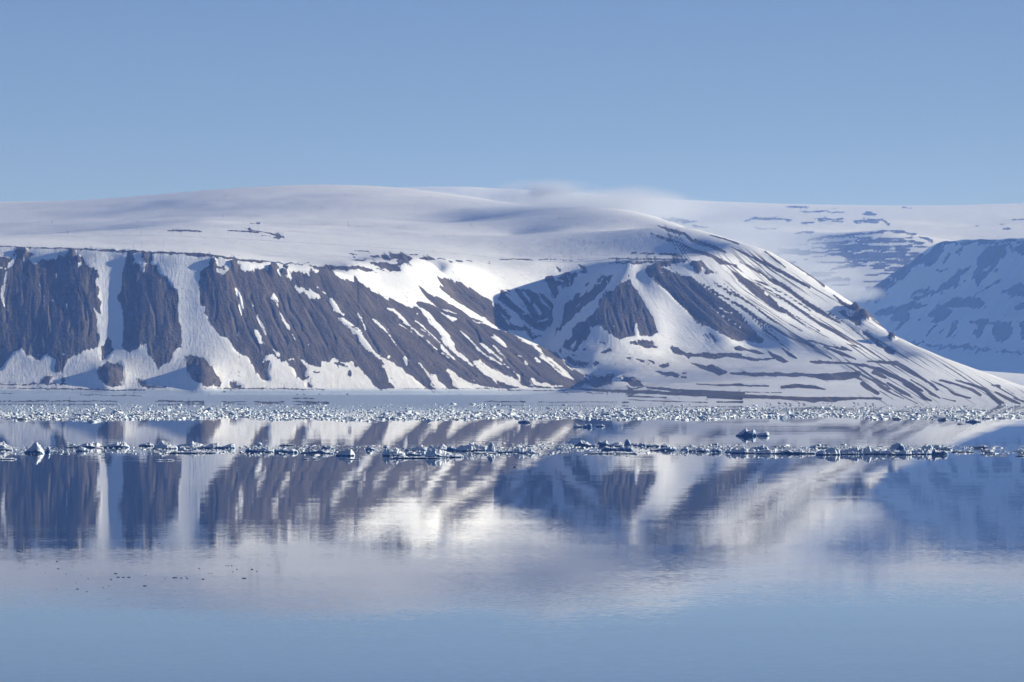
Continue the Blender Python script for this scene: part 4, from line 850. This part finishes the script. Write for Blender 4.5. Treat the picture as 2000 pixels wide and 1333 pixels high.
NEAR = 'ice floes of the near drift belt'
floes = [
 (-6, 24, 880, [12, 16, 15, 10, 8, 6], 'white ice block cut by the left frame edge, dark undercut below'),
 (47, 85, 886, [3, 9, 13, 20, 13, 4], 'pointed ice peak near left frame edge with a steep white right side'),
 (87, 98, 884, [4, 7, 10, 8], 'small leaning ice slab just right of the pointed left peak'),
 (127, 200, 875, [9, 6, 5, 5, 10, 11, 8, 2], 'long low ice floe with a smooth whale-backed top, left part of the belt'),
 (200, 252, 875, [3, 5, 8, 11, 9, 3], 'domed ice floe with one bright white edge right of the whale-backed floe'),
 (148, 173, 882, [4, 8, 6, 3], 'small ice lump floating in front of the whale-backed floe'),
 (270, 300, 872, [2, 4, 6, 3], 'low ice hummock right of the domed floe with the bright edge'),
 (297, 346, 877, [2, 5, 13, 10, 6, 4], 'blue ice floe with a blunt central peak above brown mountain reflection'),
 (340, 400, 876, [3, 6, 8, 12, 8, 4], 'broad blue ice floe with a rounded peak behind two small lumps'),
 (346, 366, 883, [6, 8, 7, 3], 'round blue ice lump, left one of two in front of the broad floe'),
 (372, 386, 883, [4, 10, 11, 5], 'tall knobby ice lump, right one of two in front of the broad floe'),
 (398, 431, 876, [2, 5, 10, 9, 3], 'ice floe with a white pointed crest right of the broad floe'),
 (426, 459, 876, [3, 3, 5, 8, 7], 'wedge shaped ice floe rising to a white right tip'),
 (330, 424, 886, [2, 4, 3, 5, 4, 3, 2], 'long thin white ice slab lying in front of the paired lumps'),
 (496, 512, 871, [2, 3, 6, 3], 'tiny two-horned ice piece standing alone above the belt'),
 (478, 505, 884, [4, 8, 5, 7, 4], 'jumbled ice rubble, left end of the low rubble stretch'),
 (505, 535, 884, [5, 7, 9, 6, 5], 'jumbled ice rubble with several white tips, middle of the low rubble stretch'),
 (535, 582, 885, [6, 5, 8, 4, 6, 3], 'flatter ice rubble, right end of the low rubble stretch'),
 (545, 577, 871, [1, 3, 2, 1], 'thin dark blue ice strip behind the low rubble stretch'),
 (586, 652, 887, [2, 4, 7, 6, 5, 2], 'flat ice floe with a black undercut line along its waterline'),
 (627, 652, 877, [2, 6, 2, 5, 2], 'twin-topped small ice piece behind the flat undercut floe'),
 (655, 693, 891, [4, 8, 8, 12, 13, 5], 'blue ice block with a crumbling white right end, alone before the belt'),
 (714, 733, 880, [3, 7, 5, 2], 'small white topped ice piece left of the largest blue floe'),
 (746, 792, 891, [8, 13, 10, 14, 13, 8, 4], 'large dark blue ice floe with a square block on top'),
 (788, 834, 890, [6, 8, 7, 8, 5], 'dark blue ice wall joining the large blue floe to white rubble'),
 (830, 906, 894, [11, 14, 13, 10, 8, 6, 3], 'broad heap of bright white ice rubble in the middle of the belt'),
 (766, 862, 896, [3, 6, 3, 3, 2, 2, 2], 'very low front ice slab with a small spiky white crest'),
 (790, 834, 881, [3, 6, 5, 9, 5], 'blue ice lumps with white caps behind the large blue floe'),
 (836, 856, 880, [4, 10, 7, 3], 'dark pointed ice block behind the white rubble heap, left of a rounder one'),
 (853, 874, 880, [4, 9, 9, 4], 'round backed dark ice block behind the white rubble heap'),
 (872, 892, 881, [6, 9, 7, 4], 'small dark ice block with white right face beside the long blue berg'),
 (888, 957, 882, [4, 9, 12, 14, 11, 9, 8], 'long deep blue ice berg sloping up towards its middle'),
 (951, 968, 885, [8, 14, 18, 13, 4], 'upright bright white ice slab tilted at the end of the blue berg'),
 (922, 972, 887, [2, 4, 3, 3, 2], 'low ice ledge at the foot of the upright white slab'),
 (966, 1003, 886, [3, 6, 4, 5, 3], 'low speckled ice floe right of the upright white slab'),
 (1003, 1017, 886, [6, 12, 12, 7], 'round white ice knob standing on the low speckled floe'),
 (1014, 1046, 886, [8, 8, 6, 11, 3], 'pale greenish ice piece with a fin at its right end'),
 (748, 758, 876, [4, 7, 5], 'small bright white ice lump behind the large blue floe'),
 (1121, 1156, 872, [3, 8, 10, 6, 3], 'rounded ice floe with white right slope beginning the right half of the belt'),
 (1154, 1170, 872, [2, 3, 2], 'thin ice bridge between two white hummocked floes'),
 (1165, 1190, 871, [4, 9, 6, 8, 3], 'ice floe with two sharp white horns'),
 (1188, 1219, 872, [2, 5, 8, 3], 'blue triangular ice lump left of the tall white block'),
 (1219, 1233, 871, [6, 11, 10, 5], 'tall white ice block, highest of the right half back row'),
 (1174, 1206, 882, [4, 9, 7, 8, 5], 'ice rubble with white knobs in front of the horned floe'),
 (1204, 1221, 882, [5, 9, 8, 4], 'pair-like white ice knob, left of two below the tall block'),
 (1219, 1237, 882, [5, 9, 9, 4], 'white topped blue ice knob, right of two below the tall block'),
 (1140, 1245, 887, [1, 2, 3, 3, 4, 3, 2], 'long flat ice sheet with a dark waterline under the white knobs'),
 (1236, 1248, 871, [3, 6, 3], 'small sharp ice tooth right of the tall white block'),
 (1246, 1262, 872, [3, 6, 4], 'small ice lump, second right of the tall white block'),
 (1262, 1288, 873, [4, 5, 3, 4, 2], 'flat blue ice piece with white crest, back row right of centre'),
 (1290, 1305, 873, [3, 5, 8, 3], 'small ice piece with an upturned white right end'),
 (1269, 1323, 881, [3, 2, 4, 5, 8, 4], 'long dark wedge of ice with a knob near its right end'),
 (1330, 1345, 882, [4, 8, 5], 'white knobbed ice piece right of the long dark wedge'),
 (1345, 1361, 883, [3, 5, 4], 'low grey ice lump between two white knobs'),
 (1358, 1386, 883, [5, 8, 6, 4], 'ice rubble lump with a sunlit right side before a dark block'),
 (1388, 1410, 884, [4, 7, 7, 4], 'dark blue bare ice block standing by itself in the right half'),
 (1415, 1447, 886, [2, 9, 9, 6], 'triangular blue ice floe beginning the long right wall'),
 (1444, 1478, 886, [6, 10, 7, 8, 6], 'blocky blue ice in the long right wall, second from its left end'),
 (1466, 1500, 880, [4, 6, 5, 9, 6], 'white tipped ice ridge behind the long right wall'),
 (1476, 1531, 887, [7, 6, 9, 8, 7], 'pale ice block with a steep white face in the long right wall'),
 (1528, 1597, 887, [3, 7, 5, 7, 5, 4, 3], 'low smooth white ice floe in the middle of the long right wall'),
 (1594, 1642, 889, [3, 8, 10, 12, 10], 'blue ice block ending in a rounded white face, long right wall'),
 (1638, 1682, 888, [8, 8, 10, 12, 9], 'blue rubble of pointed ice blocks left of the biggest right berg'),
 (1582, 1620, 876, [3, 5, 3, 3, 4], 'small dark ice lumps floating behind the long right wall'),
 (1437, 1478, 852, [2, 4, 9, 10, 9, 10, 7], 'larger of two lone ice floes on open water between the ice belts'),
 (1478, 1503, 852, [2, 5, 7, 8, 6], 'smaller of two lone ice floes on open water between the ice belts'),
 (1680, 1717, 888, [8, 10, 13, 10, 7], 'mounded blue ice block left of the biggest right berg'),
 (1715, 1742, 888, [6, 8, 7, 5], 'angular ice block with small white facets below the biggest right berg'),
 (1738, 1769, 882, [6, 12, 17, 15, 8], 'biggest right berg, rounded ice with a ribbed sunlit face'),
 (1734, 1782, 889, [6, 9, 7, 9, 6], 'front ice blocks with knobbed white ends under the biggest right berg'),
 (1776, 1824, 888, [4, 6, 8, 10, 9], 'ice floe with white right shoulder right of the biggest right berg'),
 (1800, 1824, 880, [5, 9, 11, 8], 'pale ice knob rising behind the floe with the white shoulder'),
 (1822, 1843, 878, [4, 8, 8, 3], 'smooth blue tent shaped ice block in the right back row'),
 (1843, 1861, 878, [4, 5, 5, 4], 'flat topped blue ice slab right of the tent shaped block'),
 (1820, 1853, 889, [8, 9, 6, 7, 6, 3], 'curled white ice fringe ending the thick part of the right wall'),
 (1860, 1902, 884, [2, 4, 3, 4, 2], 'low blue ice strip with dark edge right of the curled fringe'),
 (1900, 1932, 876, [3, 4, 5, 5, 2], 'flat blue ice floe with white right tip near right frame edge'),
 (1916, 1943, 885, [4, 6, 7, 3], 'blue ice floe with a white knob near right frame edge'),
 (1942, 1968, 891, [1, 1.6, 1.5, 1], 'thin dark ice sliver floating before the belt near right frame edge'),
 (1988, 2012, 885, [3, 6, 5, 3], 'blue ice lump cut by the right frame edge'),
 (1984, 2004, 892, [1, 2.4, 2], 'small dark ice sliver at the right frame edge'),
 (1120, 1137, 835, [4, 6, 4, 2], 'left of three blue ice pieces on open water before the far ice band'),
 (1138, 1157, 835, [3, 5, 5, 6, 3], 'middle of three blue ice pieces on open water before the far ice band'),
 (1164, 1182, 834, [3, 4, 4, 1], 'right of three blue ice pieces on open water before the far ice band'),
 (1886, 1917, 825, [1.5, 2.2, 5, 4, 1.5], 'dark ice piece with a low tail just below the far ice band at right'),
 (1870, 1882, 829, [1.5, 2.2, 1], 'small dark ice sliver below the tailed piece at right'),
 (1012, 1036, 826, [3, 4, 5, 3], 'dark blue ice piece touching the front of the far band at centre'),
 (300, 340, 900, [0.8, 2.2, 1.4, 2.4, 1], 'thin broken ice strip floating before the belt at left'),
 (-5, 31, 898, [1.5, 2.5, 2, 3, 1], 'low dark ice strip floating before the belt at the left frame edge'),
 (674, 703, 898, [1, 1.6, 1.2, 1.6], 'thin ice sliver right below the crumbling blue block'),
 (590, 624, 898, [0.8, 1.8, 0.6, 1.6, 0.8], 'dotted thin ice sliver before the flat undercut floe'),
]
for i, (x0, x1, yb, hs, lab) in enumerate(floes):
    put_floe(x0, x1, yb, hs, lab, 31 + i * 7, jag=0.36)

# ---- loose chunks: angular hulls, a handful of shapes shared by many pieces
def hull_mesh(name, seed, n=13, flat=1.0):
    r = np.random.default_rng(seed)
    bm = bmesh.new()
    for _ in range(n):
        p = r.normal(size=3); p /= np.linalg.norm(p)
        p *= r.uniform(0.75, 1.1)
        bm.verts.new((p[0] * 0.5, p[1] * 0.5, (p[2] * 0.5 + 0.12) * flat))
    res = bmesh.ops.convex_hull(bm, input=bm.verts)
    bmesh.ops.delete(bm, geom=[v for v in bm.verts if not v.link_faces], context='VERTS')
    bmesh.ops.triangulate(bm, faces=bm.faces)
    me = bpy.data.meshes.new(name); bm.to_mesh(me); bm.free()
    me.materials.append(m_pack)
    return me
hulls = [hull_mesh('ice_chunk', 900 + i, 7 + i % 4, 0.95) for i in range(20)]
HV = []
for h in hulls:
    v = np.array([q.co[:] for q in h.vertices]); f = np.array([p.vertices[:] for p in h.polygons]); HV.append((v, f))

def merged(name, items, label):
    """many pieces too small and too many to count: one mesh. items: (x, y, sx, sy, sz, rot, shape)"""
    V = []; Fc = []; o = 0
    for x, y, sx, sy, sz, a, k in items:
        v, f = HV[k]
        c, s = math.cos(a), math.sin(a)
        q = np.empty_like(v)
        q[:, 0] = (v[:, 0] * c - v[:, 1] * s) * sx + x
        q[:, 1] = (v[:, 0] * s + v[:, 1] * c) * sy + y
        q[:, 2] = v[:, 2] * sz
        V.append(q); Fc.append(f + o); o += len(v)
    V = np.concatenate(V).astype(np.float32); Fc = np.concatenate(Fc).astype(np.int32)
    me = bpy.data.meshes.new(name)
    me.vertices.add(len(V)); me.vertices.foreach_set('co', V.ravel())
    me.loops.add(Fc.size); me.loops.foreach_set('vertex_index', Fc.ravel())
    me.polygons.add(len(Fc)); me.polygons.foreach_set('loop_start', np.arange(0, Fc.size, 3, dtype=np.int32))
    me.update(calc_edges=True)
    me.materials.append(m_pack)
    return tag(link(bpy.data.objects.new(name, me)), label, kind='stuff')

# far band of pack ice between the shore and open water
rr = np.random.default_rng(5)
def band_front(px):
    return 821.0 + 2.2 * math.sin(px * 0.011) + 1.6 * math.sin(px * 0.037 + 1) - (2.0 if px > 1150 else 0)
far = []
N_FAR = 33000
for i in range(N_FAR):
    px = rr.uniform(-60, 2060)
    y0 = 776 + 22 * F / float(shore_D(px)) * 0 + 0
    yf = band_front(px); ys = YH + HC * F / float(shore_D(px)) + 0.5
    u = rr.random()
    py = ys + (yf - ys) * (u ** 0.8)
    D = water_D(py)
    k = D / F
    big = rr.random()
    spx = rr.lognormal(0.45, 0.72) * (0.42 + 0.9 * (py - ys) / (yf - ys))
    if big > 0.985: spx *= 1.8
    spx = min(spx, 12)
    if vnoise(np.array(px / 34.0), np.array(py / 2.6)) < 0.22: spx *= 0.4
    elif vnoise(np.array(px / 30.0 + 40), np.array(py / 3.0 + 9)) > 0.80: spx = min(spx * 1.5, 13)
    wid = spx * k * rr.uniform(0.9, 2.6)
    hgt = spx * k * rr.uniform(0.25, 0.95)
    far.append([(px - 1000) * k, D, wid, wid * rr.uniform(0.6, 1.2), hgt, rr.uniform(0, 6.28), int(rr.integers(20)), spx, py])
# the largest-looking ones are pieces of their own
order = sorted(range(len(far)), key=lambda i: -far[i][7] * (1 if 0 < far[i][0] / far[i][1] * F + 1000 < 2000 else 0))
own = set(order[:170])
for i in order[:170]:
    x, y, sx, sy, sz, a, k, _, _ = far[i]
    o = link(bpy.data.objects.new('ice_chunk', hulls[k]))
    o.location = (x, y, 0); o.scale = (sx, sy, sz); o.rotation_euler = (0, 0, a)
    tag(o, 'angular white ice chunk packed in the far ice band along the shore', 'ice chunk', 'larger chunks of the far pack ice band')
bigs = 0
for j in range(46):
    px = 22 + j * 43.5 + rr.uniform(-14, 14); py = rr.uniform(804, band_front(px) - 1)
    sz = rr.uniform(14, 42); hh = rr.uniform(2.2, 4.6) * (0.7 + 0.5 * (py - 804) / 18)
    put_floe(px - sz / 2, px + sz / 2, py, [hh * rr.uniform(0.3, 1) for _ in range(6)], 'low wide ice floe locked in the far pack ice band', 2000 + j, group='wide floes of the far pack ice band', jag=0.4)
merged('pack_ice', [f_[:7] for i, f_ in enumerate(far) if i not in own], 'dense band of small pack ice along the far shore')

# brash between the near floes
brash = []
dens = [(-20, 470, 874, 888), (470, 760, 870, 890), (760, 970, 874, 895), (970, 1130, 866, 889), (1110, 1420, 868, 889), (1420, 1700, 869, 886), (1680, 2010, 871, 888)]
cnt = (800, 900, 620, 900, 1100, 950, 850)
for (xa, xb, ya, yb), n in zip(dens, cnt):
    for _ in range(n):
        px = rr.uniform(xa, xb); py = rr.uniform(ya, yb)
        if vnoise(np.array(px / 26.0), np.array(py / 3.2)) < 0.34: continue
        D = water_D(py); k = D / F
        spx = min(rr.lognormal(0.75, 0.6), 8.0)
        brash.append([(px - 1000) * k, D, spx * k * rr.uniform(1, 2.6), spx * k * rr.uniform(1, 3), spx * k * rr.uniform(0.25, 0.75), rr.uniform(0, 6.28), int(rr.integers(20)), spx, py])
order = sorted(range(len(brash)), key=lambda i: -brash[i][7])
own = set(order[:110])
for i in order[:110]:
    x, y, sx, sy, sz, a, k, _, _ = brash[i]
    o = link(bpy.data.objects.new('ice_chunk', hulls[k]))
    o.location = (x, y, 0); o.scale = (sx, sy, sz); o.rotation_euler = (0, 0, a)
    tag(o, 'small loose ice chunk drifting among the larger floes of the near belt', 'ice chunk', 'small chunks between the near floes')
merged('brash_ice', [f_[:7] for i, f_ in enumerate(brash) if i not in own], 'fine brash ice scattered between the near floes')
slush = []
for _ in range(9000):
    px = rr.uniform(-20, 2020); py = rr.uniform(868.5, 893)
    if fbm(np.array(px / 60.0), np.array(py / 3.0 + 50), 3) < 0.47: continue
    D = water_D(py); k = D / F
    spx = rr.uniform(0.5, 1.6)
    slush.append([(px - 1000) * k, D, spx * k * 1.6, spx * k * rr.uniform(1, 3), spx * k * 0.5, rr.uniform(0, 6.28), int(rr.integers(20))])
merged('slush_ice', slush, 'speckled slush of tiny ice crumbs on the water of the near belt')

# dark clear-ice scraps on the open water in front
scr = [(36, 1077, 8), (39, 1097, 2.5), (111, 1097, 4.2), (113.5, 1111.5, 5.5), (129, 1121.5, 2.4), (172, 1130.5, 3), (158, 1124.5, 1.6), (226, 1121, 8.5), (231, 1128, 9), (241, 1128.3, 6), (252, 1128, 9), (217, 1132.5, 5), (151.5, 1151, 7), (169.5, 1155.7, 3.2), (201.5, 1148.5, 2.4), (283, 1145, 11), (210, 1170.5, 1.8), (215.5, 1170.5, 2), (322, 1131, 2.4), (342, 1129, 14), (354, 1129.6, 5), (365.5, 1130.5, 4.2), (363.5, 1127.5, 2.4), (397, 1131.7, 6.5), (389, 1111, 3), (441.5, 1105.5, 2.6), (446, 1105.5, 2.6), (452.5, 1105.5, 3.8), (463, 1112.5, 3.6), (455, 1117.3, 3), (492.5, 1112.8, 6), (501.5, 1116.7, 3), (477, 1130, 11.5), (408, 1120.6, 2.4), (413, 1120.6, 2.4), (312, 1062, 3.6), (240, 1058.5, 1.6), (213, 1145, 2.4), (148, 1139, 1.8), (110, 1151, 1.8), (88.5, 1119, 1.8), (72, 1103, 2.4), (284.5, 1124, 2.4), (523.5, 1104.5, 2.4)]
special = {283: 'dark lens shaped ice scrap, roundest and nearest of the larger floating scraps', 342: 'long thin dark ice scrap right of the lens shaped one', 477: 'long thin dark ice scrap farthest right of the foreground scraps', 36: 'dark ice scrap nearest the left frame edge', 252: 'dark strip, right end of the three-piece dashed row of ice scraps', 231: 'dark strip, left end of the three-piece dashed row of ice scraps', 241: 'dark strip in the middle of the three-piece dashed row of ice scraps', 226: 'short dark ice scrap just above the dashed row of scraps'}
for i, (px, py, wpx) in enumerate(scr):
    D = water_D(py); k = D / F
    wpx *= 0.85
    me = floe_mesh('ice_scrap', wpx * k, [0.5 * k, 1.3 * k * min(1, wpx / 5 + .4), 0.9 * k, 0.5 * k], 500 + i, depth=max(0.35, wpx * k * 0.8), jag=0.2, nu=12)
    me.materials.clear(); me.materials.append(m_dark)
    for v in me.vertices:
        if v.co.z < -0.2: v.co.z = -0.05
        elif v.co.z > 0: v.co.z = min(v.co.z, 1.3 * k)
    o = link(bpy.data.objects.new('ice_scrap', me)); o.location = ((px - 1000) * k, D, 0)
    tag(o, special.get(px, 'tiny dark ice speck on the calm foreground water at left'), 'ice scrap', 'dark ice scraps on the foreground water')

# seabird swimming before the belt
def bird():
    m, t = new_mat('dark_plumage')
    out = N(t, 'ShaderNodeOutputMaterial'); bs = N(t, 'ShaderNodeBsdfPrincipled'); L(t, bs.outputs[0], out.inputs['Surface'])
    bs.inputs['Base Color'].default_value = (0.012, 0.011, 0.012, 1); bs.inputs['Roughness'].default_value = 0.6
    # rings along the body: (x, z, half width, half height): tail, back, breast, neck, head, bill
    rings = [(-0.40, 0.16, 0.015, 0.012), (-0.30, 0.13, 0.06, 0.035), (-0.15, 0.09, 0.11, 0.085), (0.0, 0.08, 0.13, 0.105), (0.13, 0.10, 0.115, 0.105), (0.20, 0.17, 0.07, 0.075), (0.215, 0.25, 0.045, 0.045), (0.235, 0.33, 0.05, 0.048), (0.275, 0.36, 0.045, 0.042), (0.31, 0.345, 0.022, 0.02), (0.38, 0.33, 0.006, 0.006)]
    vs = []; fs = []; n = 10
    for i, (x, z, a, b_) in enumerate(rings):
        d = (rings[min(i + 1, len(rings) - 1)][0] - rings[max(i - 1, 0)][0], rings[min(i + 1, len(rings) - 1)][1] - rings[max(i - 1, 0)][1])
        l = math.hypot(*d); tx, tz = d[0] / l, d[1] / l
        for j in range(n):
            q = 2 * math.pi * j / n
            vs.append((x - tz * b_ * math.sin(q), a * math.cos(q), z + tx * b_ * math.sin(q)))
    for i in range(len(rings) - 1):
        for j in range(n):
            fs.append((i * n + j, i * n + (j + 1) % n, (i + 1) * n + (j + 1) % n, (i + 1) * n + j))
    fs.append(tuple(range(n))[::-1]); fs.append(tuple(range((len(rings) - 1) * n, len(rings) * n)))
    me = bpy.data.meshes.new('seabird'); me.from_pydata(vs, [], fs); me.shade_smooth(); me.materials.append(m)
    o = link(bpy.data.objects.new('seabird', me))
    D = water_D(913.0)
    o.location = ((1005 - 1000) / F * D, D, 0.0); o.scale = (1.15, 1.15, 1.15)
    tag(o, 'small dark seabird swimming on the water in front of the ice belt', 'bird')
bird()
